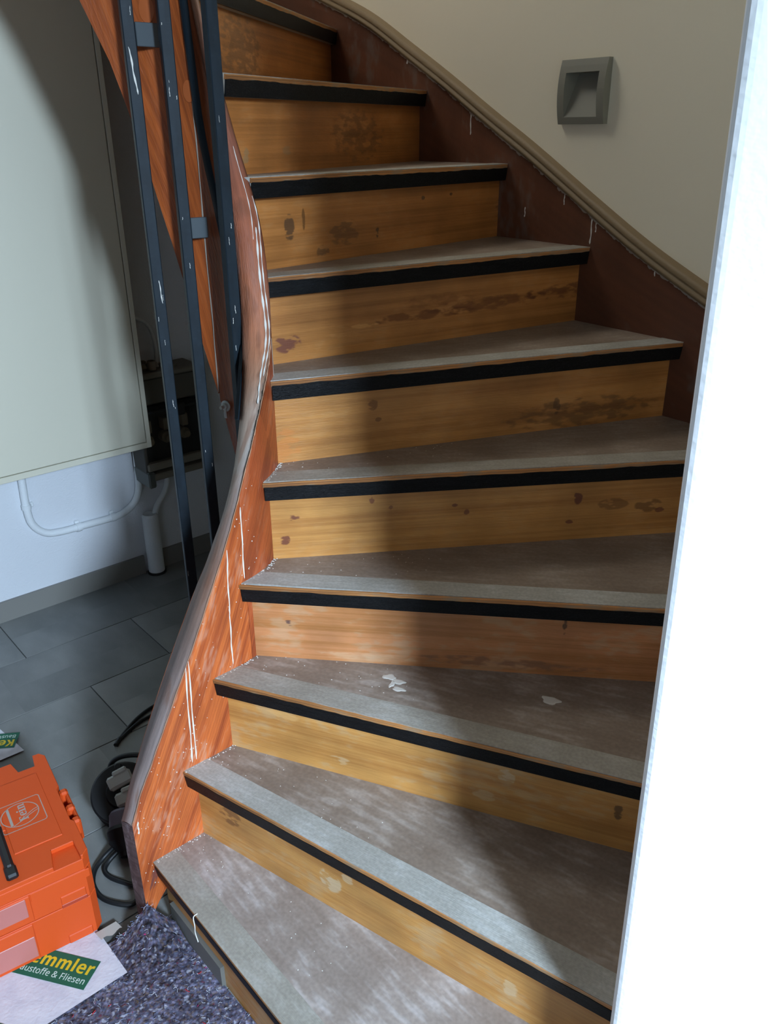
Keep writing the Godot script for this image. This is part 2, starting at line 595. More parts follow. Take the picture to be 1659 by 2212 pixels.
	M.felt = bump(mat(Color.WHITE, 1.0, felt_tex(768)), noise_tex(77, 0.06, 512, 4), 0.5)

# the handled top of the string: grey where worn, red brown varnish where not
func cap_tex() -> ImageTexture:
	var w := 1024
	var h := 64
	var g := nz(91, 0.1, w, h, 20, 1, 3)
	var b := nz(92, 0.02, w, h, 2, 1, 4)
	var stops := [[0.0, lin(138, 122, 116)], [.16, lin(130, 114, 108)], [.28, lin(118, 88, 72)], [.36, lin(128, 104, 92)], [.44, lin(152, 138, 126)], [.52, lin(166, 140, 122)], [.60, lin(168, 112, 82)], [.72, lin(164, 92, 62)], [.85, lin(150, 92, 74)], [1.0, lin(136, 114, 98)]]
	var px := PackedByteArray()
	px.resize(w * h * 3)
	for x in w:
		var u := float(x) / w
		var c0 := Color.WHITE
		for k in stops.size() - 1:
			if u >= stops[k][0]:
				c0 = stops[k][1].lerp(stops[k + 1][1], (u - stops[k][0]) / (stops[k + 1][0] - stops[k][0]))
		for y in h:
			var i := y * w + x
			var k := 0.82 + 0.22 * g[i] / 255.0 + 0.18 * b[i] / 255.0
			var c := c0.lerp(lin(96, 58, 40), 0.4 * sstep(0.55, 0.8, b[i] / 255.0))
			px[i * 3] = clampi(int(c.r * k * 255.0), 0, 255)
			px[i * 3 + 1] = clampi(int(c.g * k * 255.0), 0, 255)
			px[i * 3 + 2] = clampi(int(c.b * k * 255.0), 0, 255)
	return tex(w, h, px)

# ---------------------------------------------------------------- the setting
func wl(u: float, h: float, off := 0.0) -> Vector3:      # a point by the left wall: along, up, out of it
	return v3(W0 + WD * u + WN * off, h)

func build_room() -> void:
	var st := mb()
	# floor: a bed with plank tiles on it
	prism(st, [Vector2(-5.2, 3.2), Vector2(3.0, 3.2), Vector2(3.0, -4.6), Vector2(-5.2, -4.6)], -.15, -.003)
	var floor_node := struct("floor", st, M.grout)
	var fx := Transform3D(Basis(Vector3(WD.x, 0, WD.y), Vector3.UP, Vector3(WN.x, 0, WN.y)), v3(W0, 0))
	var joints := [-.543, -.193, -.453, -.10]
	for r in 12:
		var w0 := -.005 + r * .2755
		var w1 := w0 + .2755
		var off: float = joints[r % 4]
		for c in range(-4, 3):
			var u0 := off + c * .9
			var b := mb()
			at_box(b, Transform3D(), Vector3(u0 + .0012, -.006, w0 + .0012), Vector3(u0 + .8988, 0, w1 - .0012), .0008)
			var o := obj("tile", b, M.tile[(r * 5 + c * 2 + 20) % 3], floor_node)
			o.transform = fx
	# left wall, with the stairwell above it
	var uend := 1.02
	st = mb()
	prism(st, [W0 + WD * -4.6, W0 + WD * uend, W0 + WD * uend - WN * .2, W0 + WD * -4.6 - WN * .2], 0, 4.3)
	struct("wall_left", st, M.plaster_left)
	# right wall behind the wall string
	var lc := v3(Vector2(.452, -2.121) + RN * .022, 1.5765)
	var rx := Transform3D(Basis(Vector3(RD.x, 0, RD.y), Vector3.UP, Vector3(-RN.x, 0, -RN.y)), lc)
	st = mb()
	for q in [[-1.9, -1.5765, -.052, 2.72], [.052, -1.5765, 1.0, 2.72], [-.052, -1.5765, .052, -.058], [-.052, .058, .052, 2.72]]:
		at_box(st, rx, Vector3(q[0], q[1], -.2), Vector3(q[2], q[3], 0), .00005)
	struct("wall_right", st, M.plaster_right)
	# the partition whose end stands close to the viewer on the right; a little out of plumb
	st = mb()
	prism(st, [E0 + Vector2(.008, .0026), E0 + Vector2(.004, .0005), E0 + Vector2(.0008, -.003), E0 + Vector2(-.0004, -.008), E0 + Vector2(.0008, -.014), Vector2(.93, -1.268), C1 + Vector2(.06, -.03), Vector2(1.35, -1.27), Vector2(.62, -.78), Vector2(3.0, -.10), Vector2(3.0, .15)], 0, 2.7, Vector2(-.056, 0))
	struct("wall_front", st, M.plaster)
	st = mb()
	for q in [[-4.6, -1.52, 0, 2.7], [-1.52, -.48, 0, .88], [-1.52, -.48, 2.12, 2.7], [-.48, 1.20, 0, 2.7], [1.20, 1.70, 0, 2.02], [1.20, 1.70, 2.55, 2.7], [1.70, 3.0, 0, 2.7]]:
		prism(st, [Vector2(q[0], 1.95), Vector2(q[1], 1.95), Vector2(q[1], 2.12), Vector2(q[0], 2.12)], q[2], q[3])
	struct("wall_back", st, M.plaster_hall)
	st = mb()
	prism(st, [Vector2(2.86, .1), Vector2(3.0, .1), Vector2(3.0, 2.5), Vector2(2.86, 2.5)], 0, 2.7)
	struct("wall_side", st, M.plaster_hall)
	st = mb()
	prism(st, [Vector2(-4.45, .2), Vector2(-4.3, .2), Vector2(-4.3, 2.5), Vector2(-4.45, 2.5)], 0, 2.7)
	struct("wall_far", st, M.plaster_hall)
	# added unseen lintel, stepped to shade the upper risers and spare the cabinet
	st = mb()
	prism(st, [Vector2(.945, .80), Vector2(2.95, .80), Vector2(2.95, .92), Vector2(.945, .92)], 1.95, 2.66)
	prism(st, [Vector2(-4.4, .80), Vector2(.945, .80), Vector2(.945, .92), Vector2(-4.4, .92)], 2.38, 2.66)
	struct("wall_shade_header", st, M.plaster_hall)
	# ceilings: low over the hall, high over the stairs
	var e1 := E0 + Vector2(3.2, 1.75)
	var e2 := Vector2(-3.9, -2.9)
	st = mb()
	prism(st, [e2, E0 + Vector2(.1, .0), Vector2(3.1, -.3), Vector2(3.1, 2.7), Vector2(-5.2, 2.7)], 2.6, 2.75)
	struct("ceiling", st, M.plaster_hall)
	st = mb()
	prism(st, [e2, e1, e1 + Vector2(0, .15), e2 + Vector2(0, .15)], 2.72, 4.3)
	struct("wall_upper", st, M.plaster_hall)
	st = mb()
	prism(st, [Vector2(-4.5, -4.6), Vector2(4.0, -4.6), Vector2(4.0, 1.3), Vector2(-4.5, 1.3)], 4.25, 4.4)
	struct("ceiling_upper", st, M.plaster_hall)
	# windows: frame and bright pane; the third is added to carry the fill light
	for wdw in [["window_1", Transform3D(Basis(), Vector3(1.45, 2.285, 2.02)), Vector2(.50, .53), lin(222, 238, 255)], ["window_2", Transform3D(Basis(Vector3(WD.x, 0, WD.y), Vector3.UP, Vector3(WN.x, 0, WN.y)), Vector3(-.83, 3.25, -2.78)), Vector2(.96, .86), lin(255, 240, 220)], ["added_window_3", Transform3D(Basis(), Vector3(-1.0, 1.5, 2.02)), Vector2(1.04, 1.24), lin(222, 234, 255)]]:
		st = mb()
		var sz: Vector2 = wdw[2]
		for s in [-1.0, 1.0]:
			at_box(st, wdw[1], Vector3(s * sz.x * .5 - .02, -sz.y * .5, -.02), Vector3(s * sz.x * .5 + .02, sz.y * .5, .02), .004)
			at_box(st, wdw[1], Vector3(-sz.x * .5, s * sz.y * .5 - .02, -.02), Vector3(sz.x * .5, s * sz.y * .5 + .02, .02), .004)
		var wn := struct(wdw[0], st, M.white)
		var g := mat(wdw[3], 0.2)
		g.emission_enabled = true
		g.emission = wdw[3]
		g.emission_energy_multiplier = .4
		st = mb()
		at_box(st, wdw[1], Vector3(-sz.x * .5, -sz.y * .5, -.002), Vector3(sz.x * .5, sz.y * .5, .004), .001)
		obj("pane", st, g, wn)
	# skirting tiles on the left wall, cut round the pipe
	st = mb()
	for r in [[-3.8, -.543], [-.541, -.004], [.062, uend]]:
		var q := [wl(r[0], 0, 0), wl(r[1], 0, 0), wl(r[1], 0, .011), wl(r[0], 0, .011)]
		prism(st, q.map(func(p): return Vector2(p.x, p.z)), 0, .072)
	struct("baseboard_left", st, M.skirting)
	# a skirting tile against the foot of the lowest riser
	st = mb()
	var a := step_line(1, OVER - .0085)
	var b := step_line(1, OVER)
	prism(st, [a[1] + ndir(1) * .004, a[1] + ndir(1) * .20, b[1] + ndir(1) * .20, b[1] + ndir(1) * .004], 0, .056)
	struct("baseboard_stair", st, mat(lin(112, 112, 106), 0.5))
	# moulding along the top of the wall string
	st = mb()
	var tl := trim_line()
	var P := []
	var N := []
	var U := []
	var prof := [Vector2(.022, -.001), Vector2(-.008, 0), Vector2(-.009, .008), Vector2(-.003, .012), Vector2(-.003, .016), Vector2(-.006, .019), Vector2(-.003, .028), Vector2(.004, .033), Vector2(.022, .035)]
	var run := 0.0
	for i in tl.size():
		if i > 0:
			run += (tl[i] - tl[i - 1]).length()
		var p := []
		var n := []
		var u := []
		for j in prof.size():
			p.append(tl[i] + Vector3(RN.x, 0, RN.y) * prof[j].x + Vector3.UP * prof[j].y)
			var d: Vector2 = prof[mini(j + 1, prof.size() - 1)] - prof[maxi(j - 1, 0)]
			var nn := Vector2(-d.y, d.x).normalized()
			n.append(Vector3(RN.x * nn.x, nn.y, RN.y * nn.x))
			u.append(Vector2(run, j * .01))
		P.append(p)
		N.append(n)
		U.append(u)
	sheet(st, P, N, U)
	struct("trim_1", st, M.trim)

func trim_line() -> Array:
	var pts := [Vector3(-.62, 2.10, -3.494), Vector3(-.36, 1.958, -3.161), Vector3(-.186, 1.858, -2.938), Vector3(-.044, 1.773, -2.756), Vector3(.072, 1.68, -2.608), Vector3(.168, 1.601, -2.486), Vector3(.278, 1.505, -2.344), Vector3(.371, 1.426, -2.225), Vector3(.503, 1.306, -2.056), Vector3(.597, 1.225, -1.936), Vector3(.695, 1.152, -1.81), Vector3(.80, 1.075, -1.676), Vector3(1.02, .93, -1.394)]
	return smooth_path(pts, 6)

# ---------------------------------------------------------------- the staircase
func top_at(k: float, side: int) -> float:
	return table(KS, STOP if side == 0 else VTOP, k)

func low_at(k: float) -> float:
	return table(LOWK, LOWH, k)

func cpt(k: float) -> Vector2:
	var i := clampi(int(k), 0, C.size() - 2)
	return C[i].lerp(C[i + 1], k - i)

func lpt(k: float) -> Vector2:
	var i := clampi(int(k), 0, C.size() - 2)
	return L[i].lerp(L[i + 1], k - i).normalized()

const STR_W := 0.055

func string_piece(called: String, k0: float, k1: float, m: Material, root: Node3D, closed0 := true) -> MeshInstance3D:
	var st := mb()
	var ks := []
	var n := int(ceil((k1 - k0) / 2.0))
	for i in n + 1:
		ks.append(lerpf(k0, k1, float(i) / n))
	for side in 2:
		var P := []
		var N := []
		var U := []
		for k in ks:
			var s := table(range(SL.size()), SL, k)
			var o: Vector2 = cpt(k) + lpt(k) * (STR_W * side)
			var nn := lpt(k) * (1.0 if side == 1 else -1.0)
			var t := top_at(k, side) - .004
			var lo := minf(low_at(k), t - .05)
			var p := []
			var nv := []
			var u := []
			for j in 5:
				var h := lerpf(lo, t, j / 4.0)
				p.append(v3(o, h))
				nv.append(v3(nn, 0))
				u.append(Vector2(s * 1.1 + h * .55, (t - h) * 1.6 + s * .2))
			P.append(p)
			N.append(nv)
			U.append(u)
		sheet(st, P, N, U)
	# underside
	for i in ks.size() - 1:
		var a := [ks[i], ks[i + 1]]
		var q := []
		for k in a:
			q.append(v3(cpt(k), low_at(k)))
			q.append(v3(cpt(k) + lpt(k) * STR_W, low_at(k)))
		quad(st, q[0], q[1], q[3], q[2], Vector3.DOWN)
	return obj(called, st, m, root)

func strip_on(st: SurfaceTool, p0: Vector2, p1: Vector2, front: Vector2, y0: float, y1: float, in0: float, in1: float, proud: float, jag: float, sd: int, u_len := 1.0) -> void:
	# a thin board along p0-p1, between heights y0 < y1; in0/in1 set its face back at the bottom/top; jag makes its upper edge ragged
	var r := RandomNumberGenerator.new()
	r.seed = sd
	var n := 70
	var d := (p1 - p0)
	var top := []
	var walk := 0.0
	for i in n + 1:
		walk = walk * .6 + r.randf_range(-jag, jag)
		top.append(y1 + walk)
	for i in n:
		var pa := p0 + d * (float(i) / n)
		var pb := p0 + d * (float(i + 1) / n)
		var ua := d.length() * i / n * u_len
		var ub := d.length() * (i + 1) / n * u_len
		var fa0 := v3(pa - front * in0 + front * proud, y0)
		var fb0 := v3(pb - front * in0 + front * proud, y0)
		var fa1 := v3(pa - front * in1 + front * proud, top[i])
		var fb1 := v3(pb - front * in1 + front * proud, top[i + 1])
		var back := v3(front * -(proud + .004), 0)
		quad(st, fa0, fb0, fb1, fa1, v3(front, 0), [Vector2(ua, 1), Vector2(ub, 1), Vector2(ub, 0), Vector2(ua, 0)])
		quad(st, fa1, fb1, fb1 + back, fa1 + back, Vector3.UP, [Vector2(ua, 0), Vector2(ub, 0), Vector2(ub, .1), Vector2(ua, .1)])
		quad(st, fa0, fb0, fb0 + back, fa0 + back, Vector3.DOWN)
	for e in 2:
		var p := p0 if e == 0 else p1
		var yy: float = top[0] if e == 0 else top[n]
		var b0 := v3(p - front * in0 + front * proud, y0)
		var b1 := v3(p - front * in1 + front * proud, yy)
		var back := v3(front * -(proud + .004), 0)
		quad(st, b0, b1, b1 + back, b0 + back, v3(-d if e == 0 else d, 0))

func blob(st: SurfaceTool, c: Vector3, nrm: Vector3, along: Vector3, ra: float, rb: float, th: float, sd: int) -> void:
	# a flat splash of dried paint with a wavy outline and a rounded edge
	var r := RandomNumberGenerator.new()
	r.seed = sd
	var ph := r.randf() * TAU
	var across := nrm.cross(along).normalized()
	var n := 20
	for i in n:
		var q := []
		for e in 2:
			var w := TAU * (i + e) / n
			var k := 1.0 + .16 * sin(w * 3.0 + ph) + .1 * sin(w * 5.0 + ph * 2.0)
			var d := along * cos(w) * ra * k + across * sin(w) * rb * k
			q.append(c + d)
			q.append(c + d * .72 + nrm * th)
		quad(st, q[0], q[2], q[3], q[1], nrm + (q[0] - c).normalized())
		tri(st, c + nrm * th, q[1], q[3], nrm)

func drip(st: SurfaceTool, a: Vector3, b: Vector3, nrm: Vector3, w: float, sd: int) -> void:
	# a run of dried paint standing proud of the face
	var r := RandomNumberGenerator.new()
	r.seed = sd
	var n := 14
	var side := (b - a).cross(nrm).normalized()
	var P := []
	var N := []
	var U := []
	for i in n + 1:
		var t := float(i) / n
		var c := a.lerp(b, t) + side * (sin(t * 9.0 + sd) * w * .35 + r.randf_range(-.15, .15) * w)
		var ww := w * (.75 + .25 * sin(t * 17.0 + sd)) * (1.25 if i == n - 1 else (.2 if i == n or i == 0 else 1.0))
		P.append([c - side * ww, c - side * ww * .5 + nrm * w * .55, c + side * ww * .5 + nrm * w * .55, c + side * ww])
		N.append([(nrm - side).normalized(), (nrm * 2 - side).normalized(), (nrm * 2 + side).normalized(), (nrm + side).normalized()])
		U.append([Vector2(0, t), Vector2(.3, t), Vector2(.6, t), Vector2(1, t)])
	sheet(st, P, N, U)

func build_stairs() -> void:
	var root := thing("winder_staircase", "old winding wooden staircase with black-edged worn treads and a red-brown curved inner string", "staircase")
	# --- inner string: straight board, curved piece, upper flight
	var low := string_piece("inner_string", 4, 52.3, M.string, root)
	string_piece("curved_string", 52.4, 85.2, M.bend, root)
	var cur := string_piece("curved_string", 85.8, 127.6, M.curve, root)
	var upp := string_piece("upper_string", 128.4, 168, M.upper, root)
	var S := func(k: float, h: float, proud := 0.0) -> Vector3: return v3(cpt(k) - lpt(k) * proud, h)
	var V := func(k: float, h: float, proud := 0.0) -> Vector3: return v3(cpt(k) + lpt(k) * (STR_W + proud), h)
	# end face at the foot
	var st := mb()
	quad(st, S.call(4.0, 0.0), V.call(4.0, 0.0), V.call(4.0, top_at(4, 1) - .003), S.call(4.0, top_at(4, 0) - .003), v3(Vector2(-WD.x, -WD.y), 0), [Vector2(0, 1), Vector2(1, 1), Vector2(1, 0), Vector2(0, 0)])
	obj("end_grain", st, M.endgrain, low)
	# rounded top along the whole string
	st = mb()
	var P := []
	var N := []
	var U := []
	for i in 82:
		var k := lerpf(3.9, 167.0, i / 81.0)
		var p := []
		var n := []
		var u := []
		for j in 9:
			var w := PI * j / 8.0
			var f := .5 - .5 * cos(w)
			var hh := lerpf(top_at(k, 0), top_at(k, 1), f) - .0055 + sin(w) * .0055
			var f2 := clampf(f, 0, 1) * (STR_W + .0012) - .0006
			p.append(v3(cpt(k) + lpt(k) * f2, hh))
			var ahead := maxf(k - 1.0, 0.0)
			var tdir2 := (cpt(k + .5) - cpt(ahead)).normalized()
			var slope: float = (top_at(k + .5, 0) - top_at(ahead, 0)) / maxf((cpt(k + .5) - cpt(ahead)).length(), .001)
			var upn := (Vector3.UP - v3(tdir2, 0) * slope).normalized()
			n.append((upn * sin(w) + v3(lpt(k), 0) * -cos(w)).normalized())
			u.append(Vector2(clampf((k - 4.0) / 130.0, 0, 1), j / 8.0))
		P.append(p)
		N.append(n)
		U.append(u)
	sheet(st, P, N, U)
	obj("string_cap", st, M.cap, root)
	# filled joints between the pieces
	st = mb()
	var a: Vector3 = S.call(85.5, .60, -.004)
	var ln := v3(-lpt(85.5), 0)
	drip(st, S.call(85.5, 1.14, .0), S.call(85.5, .86, .0), ln, .0016, 3)
	drip(st, S.call(85.5, .87, .0), S.call(85.5, .60, .0), ln, .0014, 4)
	obj("joint_filler", st, M.filler, cur)
	st = mb()
	drip(st, V.call(128.0, 1.66), V.call(128.0, 1.33), v3(lpt(128), 0), .0017, 5)
	drip(st, V.call(128.0, 1.34), V.call(128.0, 1.0), v3(lpt(128), 0), .0017, 6)
	obj("joint_filler", st, M.filler, upp)
	# paint runs on the stair side of the string
	for d in [[46.0, .795, 44.9, .66], [44.9, .662, 44.4, .548], [52.6, .868, 51.8, .72], [29.9, .589, 28.6, .37], [30.9, .60, 29.8, .372], [7.8, .30, 7.4, .27]]:
		st = mb()
		drip(st, S.call(d[0], d[1]), S.call(d[2], d[3]), v3(-lpt(d[0]), 0), .0017, int(d[1] * 1000))
		obj("paint_drip", st, M.paint, low)
	# a long run of paint down the top of the curved piece, and the chipped arris
	for e in [["paint_run", 70.0, 100.0, .22, .0024, M.paint], ["paint_run", 76.0, 106.0, .10, .0015, M.paint], ["paint_run", 98.0, 112.0, .34, .0011, M.paint], ["chipped_arris", 4.2, 84.0, .015, .0011, M.arris]]:
		st = mb()
		P = []
		N = []
		U = []
		for i in 61:
			var k := lerpf(e[1], e[2], i / 60.0)
			var f: float = e[3] + (.05 * sin(k * .35) if e[3] > .05 else .008 * sin(k * 3.1))
			var ww: float = e[4] * (.65 + .35 * sin(k * 1.9 + e[2])) * (.3 if i == 0 or i == 60 else 1.0)
			var c := v3(cpt(k) + lpt(k) * (STR_W * f), lerpf(top_at(k, 0), top_at(k, 1), f) - .0055 + .0055 * sin(acos(1.0 - 2.0 * f)))
			var sd3 := v3(lpt(k), 0)
			var ah := v3(cpt(k + .5) - cpt(k - .5), top_at(k + .5, 0) - top_at(k - .5, 0)).normalized()
			var up3 := sd3.cross(ah).normalized()
			if up3.y < 0.0:
				up3 = -up3
			P.append([c - sd3 * ww, c - sd3 * ww * .4 + up3 * .0012, c + sd3 * ww * .4 + up3 * .0012, c + sd3 * ww])
			N.append([(up3 - sd3).normalized(), up3, up3, (up3 + sd3).normalized()])
			U.append([Vector2(0, k), Vector2(.3, k), Vector2(.6, k), Vector2(1, k)])
		sheet(st, P, N, U)
		obj(e[0], st, e[5], cur if e[0] == "paint_run" else low)
	# specks of plaster on the string
	st = mb()
	for i in 110:
		var k := rng.randf_range(6, 60)
		var h := top_at(k, 0) - rng.randf_range(.01, .25)
		if h > .02:
			blob(st, S.call(k, h, .0002), v3(-lpt(k), 0), Vector3.UP, rng.randf_range(.0005, .0016), rng.randf_range(.0004, .0012), .0005, i)
	var sp := obj("plaster_specks", st, M.paint, low)
	sp.set_meta("kind", "stuff")
	# wooden plugs and the bolt in the well side of the upper string
	for pl in [[142.5, 1.697, .020], [129.5, 1.566, .017]]:
		st = mb()
		var nb := v3(lpt(pl[0]), 0)
		var xf := Transform3D(Basis(nb.cross(Vector3.UP).normalized(), nb, Vector3.UP), V.call(pl[0], pl[1], -.001))
		lathe(st, xf.scaled_local(Vector3(.75, 1, 1.15)), [Vector2(pl[2], 0), Vector2(pl[2] * .93, .0025), Vector2(0, .003)], 20)
		obj("wooden_plug", st, mat(lin(176, 92, 46), .4), upp)
	st = mb()
	var nb2 := v3(lpt(123.5), 0)
	var bx := Transform3D(Basis(nb2.cross(Vector3.UP).normalized(), nb2, Vector3.UP), V.call(123.5, .972, 0))
	lathe(st, bx, [Vector2(.012, 0), Vector2(.012, .002), Vector2(.007, .002), Vector2(.007, .002)], 20)
	lathe(st, bx, [Vector2(.0075, .002), Vector2(.0075, .008), Vector2(.004, .0085), Vector2(.004, .018), Vector2(0, .018)], 6)
	at_box(st, bx, Vector3(-.0035, .003, -.026), Vector3(.0035, .006, -.004), .001)
	obj("bolt", st, M.chrome, cur)
	# dark flat steel along the well side
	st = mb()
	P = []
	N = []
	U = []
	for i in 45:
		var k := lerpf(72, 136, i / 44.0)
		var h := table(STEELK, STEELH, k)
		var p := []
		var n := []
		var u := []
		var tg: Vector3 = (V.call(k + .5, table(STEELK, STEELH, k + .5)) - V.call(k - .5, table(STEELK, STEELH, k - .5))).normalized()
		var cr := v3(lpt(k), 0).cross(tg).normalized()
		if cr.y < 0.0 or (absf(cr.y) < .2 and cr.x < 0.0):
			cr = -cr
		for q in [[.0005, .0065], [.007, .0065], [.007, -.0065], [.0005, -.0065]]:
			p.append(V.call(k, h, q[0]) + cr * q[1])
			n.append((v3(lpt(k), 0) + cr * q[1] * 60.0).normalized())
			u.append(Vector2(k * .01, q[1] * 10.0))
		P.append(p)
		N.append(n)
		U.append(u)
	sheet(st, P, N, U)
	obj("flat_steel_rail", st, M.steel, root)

	# --- treads and risers
	var stains := riser_stains()
	for i in range(1, 13):
		var h := hs(i)
		var nl := step_line(i, 0.0)
		var d := ndir(i)
		var t := tdir(i)
		# riser
		var rl := step_line(i, OVER)
		var y0 := 0.0 if i == 1 else hs(i - 1) - .002
		st = mb()
		var ri: Vector2 = rl[1] - d * .02
		var ro: Vector2 = rl[3]
		var ln2 := ri.distance_to(ro)
		var f := [v3(ri, y0), v3(ro, y0), v3(ro, h - TH), v3(ri, h - TH)]
		var bk := v3(t * .018, 0)
		quad(st, f[0], f[1], f[2], f[3], v3(-t, 0), [Vector2(0, 1), Vector2(ln2 / 1.3, 1), Vector2(ln2 / 1.3, 0), Vector2(0, 0)])
		quad(st, f[0] + bk, f[1] + bk, f[2] + bk, f[3] + bk, v3(t, 0))
		quad(st, f[0], f[1], f[1] + bk, f[0] + bk, Vector3.DOWN)
		quad(st, f[3], f[2], f[2] + bk, f[3] + bk, Vector3.UP)
		quad(st, f[0], f[3], f[3] + bk, f[0] + bk, v3(-d, 0))
		quad(st, f[1], f[2], f[2] + bk, f[1] + bk, v3(d, 0))
		var warm := clampf((i - 1) / 9.0, 0, 1)
		var base := lin(204, 148, 80).lerp(lin(184, 116, 58), sstep(.3, 1.0, warm))
		if i == 4:
			base = lin(204, 138, 90)
		var wt := wood(1024, 144, 200 + i * 5, base, lin(172, 112, 52).lerp(lin(134, 82, 38), warm), .6, lin(196, 176, 150), .35 if i <= 4 else .1, stains.get(i, []))
		var ro_node := obj("riser", st, bump(mat(Color.WHITE, .42, wt), M.grit, .03), root)
		# tread
		var back_line: Array = step_line(i + 1, OVER + .012) if i < 12 else [167.0, C[167], 2, C[167] + Vector2(-.2, -.9)]
		var front0: Vector2 = nl[1]
		var kf: float = nl[0]
		var kb: float = back_line[0]
		var cut := .052
		var fl := step_line(i, cut)
		var tread := MeshInstance3D.new()
		var nose := []
		for part in 2:
			var ka := kf if part == 0 else float(fl[0])
			var kz := float(fl[0]) if part == 0 else kb
			var la: Array = nl if part == 0 else fl
			var lz: Array = fl if part == 0 else back_line
			var poly := []
			poly.append(la[1] + lpt(ka) * .012)
			poly.append(la[3])
			if la[2] != lz[2]:
				if la[2] == 0 and lz[2] == 1:
					poly.append(Vector2(1.06, -1.36) if i == 4 else C1 + Vector2(-.02, .0))
				elif la[2] == 1 and lz[2] == 2:
					poly.append(Vector2(-.42, -3.22))
			poly.append(lz[3])
			poly.append(lz[1] + lpt(kz) * .012)
			var kk := floorf(kz - .5)
			while kk > ka + .5:
				poly.append(cpt(kk) + lpt(kk) * .012)
				kk -= 1.0
			st = mb()
			slab(st, poly, h - TH, h - (.0 if part == 0 else .0012), nl[1], d, t, .006 if part == 0 else 0.0, 2)
			if part == 0:
				nose = [st]
			else:
				tread = obj("tread", st, M.tread[1 if i == 1 else 0 if i < 4 else 2 + i % 2], root)
		obj("nosing_board", nose[0], M.nosing[i % 2], tread)
		var e0: Vector2 = nl[1] + d * .001
		var e1: Vector2 = nl[3] - d * .001
		st = mb()
		strip_on(st, e0, e1, -t, h - .0105, h - .0016, .0016, .0004, .0008, .0005, i * 3, .8)
		obj("bare_edge", st, M.lip, tread)
		st = mb()
		strip_on(st, e0 + d * .003, e1, -t, h - TH - .0005, h - .0098, .0060, .0015, .0018, .0009, i * 3 + 1, 1.6)
		obj("black_edging", st, M.black, tread)
		# dribbles and splashes
		if i == 3:
			for b in [[.318, .128, .014, .009], [.340, .120, .013, .008], [.330, .108, .005, .011], [.348, .098, .013, .007], [.624, .165, .017, .012]]:
				st = mb()
				blob(st, v3(nl[1] + d * b[0] + t * b[1], h - .001), Vector3.UP, v3(d, 0), b[2], b[3], .0009, int(b[0] * 999))
				obj("paint_spot", st, M.paint, tread)
		if i <= 5:
			st = mb()
			for n in 40:
				var s := rng.randf_range(.0, .5)
				var w := rng.randf_range(.01, .12) + s * .1
				blob(st, v3(nl[1] + d * (s * s * 1.6 + .01) + t * w, h - .001), Vector3.UP, v3(d, 0), rng.randf_range(.0005, .0015), rng.randf_range(.0004, .0012), .0005, n)
			# crumbs along the corner with the string
			for n in 34:
				var k := rng.randf_range(kf + .5, kb - 1.0)
				blob(st, v3(cpt(k) - lpt(k) * rng.randf_range(.001, .009), h - .0008), Vector3.UP, v3(d, 0), rng.randf_range(.0007, .0022), rng.randf_range(.0006, .0015), .001, n)
			obj("plaster_specks", st, M.paint, tread).set_meta("kind", "stuff")
	# --- wall string under the moulding, with paint runs
	st = mb()
	var tl := trim_line()
	P = []
	N = []
	U = []
	for i in tl.size():
		var p := []
		var n := []
		var u := []
		for j in 2:
			p.append(Vector3(tl[i].x, tl[i].y - (.45 if j == 1 else .0), tl[i].z))
			n.append(Vector3(-RN.x, 0, -RN.y))
			u.append(Vector2(Vector2(tl[i].x, tl[i].z).distance_to(RW) * .8 + tl[i].y * .4, j * .5 + tl[i].x * .15))
		P.append(p)
		N.append(n)
		U.append(u)
	sheet(st, P, N, U)
	for i in tl.size() - 1:
		var o := Vector3(RN.x, 0, RN.y) * .021
		var dn := Vector3.DOWN * .45
		quad(st, tl[i] + dn, tl[i + 1] + dn, tl[i + 1] + dn + o, tl[i] + dn + o, Vector3.DOWN)
		quad(st, tl[i], tl[i + 1], tl[i + 1] + o, tl[i] + o, Vector3.UP)
	var os := obj("wall_string", st, M.outer, root)
	st = mb()
	prism(st, [E0 + Vector2(.03, -.02), C1 + Vector2(-.02, .01), C1, E0 + Vector2(.04, -.01)], 0, 1.0)
	obj("lower_wall_string", st, M.outer, root)
	var rn := Vector3(-RN.x, 0, -RN.y)
	for q in [[.233, 1.549, .062, .0022], [.494, 1.31, .06, .0022], [.502, 1.30, .022, .0018], [.059, 1.704, .02, .002], [.072, 1.695, .03, .003], [.362, 1.317, .02, .002], [.439, 1.353, .02, .0018], [.61, 1.218, .02, .002]]:
		st = mb()
		var z: float = RW.y + (q[0] - RW.x) / RD.x * RD.y
		drip(st, Vector3(q[0], q[1] + .004, z), Vector3(q[0], q[1] - q[2], z), rn, q[3], int(q[1] * 100))
		obj("paint_drip", st, M.paint, os)
	# ragged paint line under the moulding
	st = mb()
	var rr := RandomNumberGenerator.new()
	rr.seed = 21
	for i in range(6, tl.size() - 4):
		for m in 3:
			var c: Vector3 = tl[i].lerp(tl[i + 1], m / 3.0)
			var al: Vector3 = (tl[i + 1] - tl[i]).normalized()
			blob(st, c + Vector3.DOWN * rr.randf_range(.0, .004) + rn * .0006, rn, al, rr.randf_range(.008, .018), rr.randf_range(.002, .006), .001, i * 3 + m)
	obj("paint_edge", st, M.filler, os)

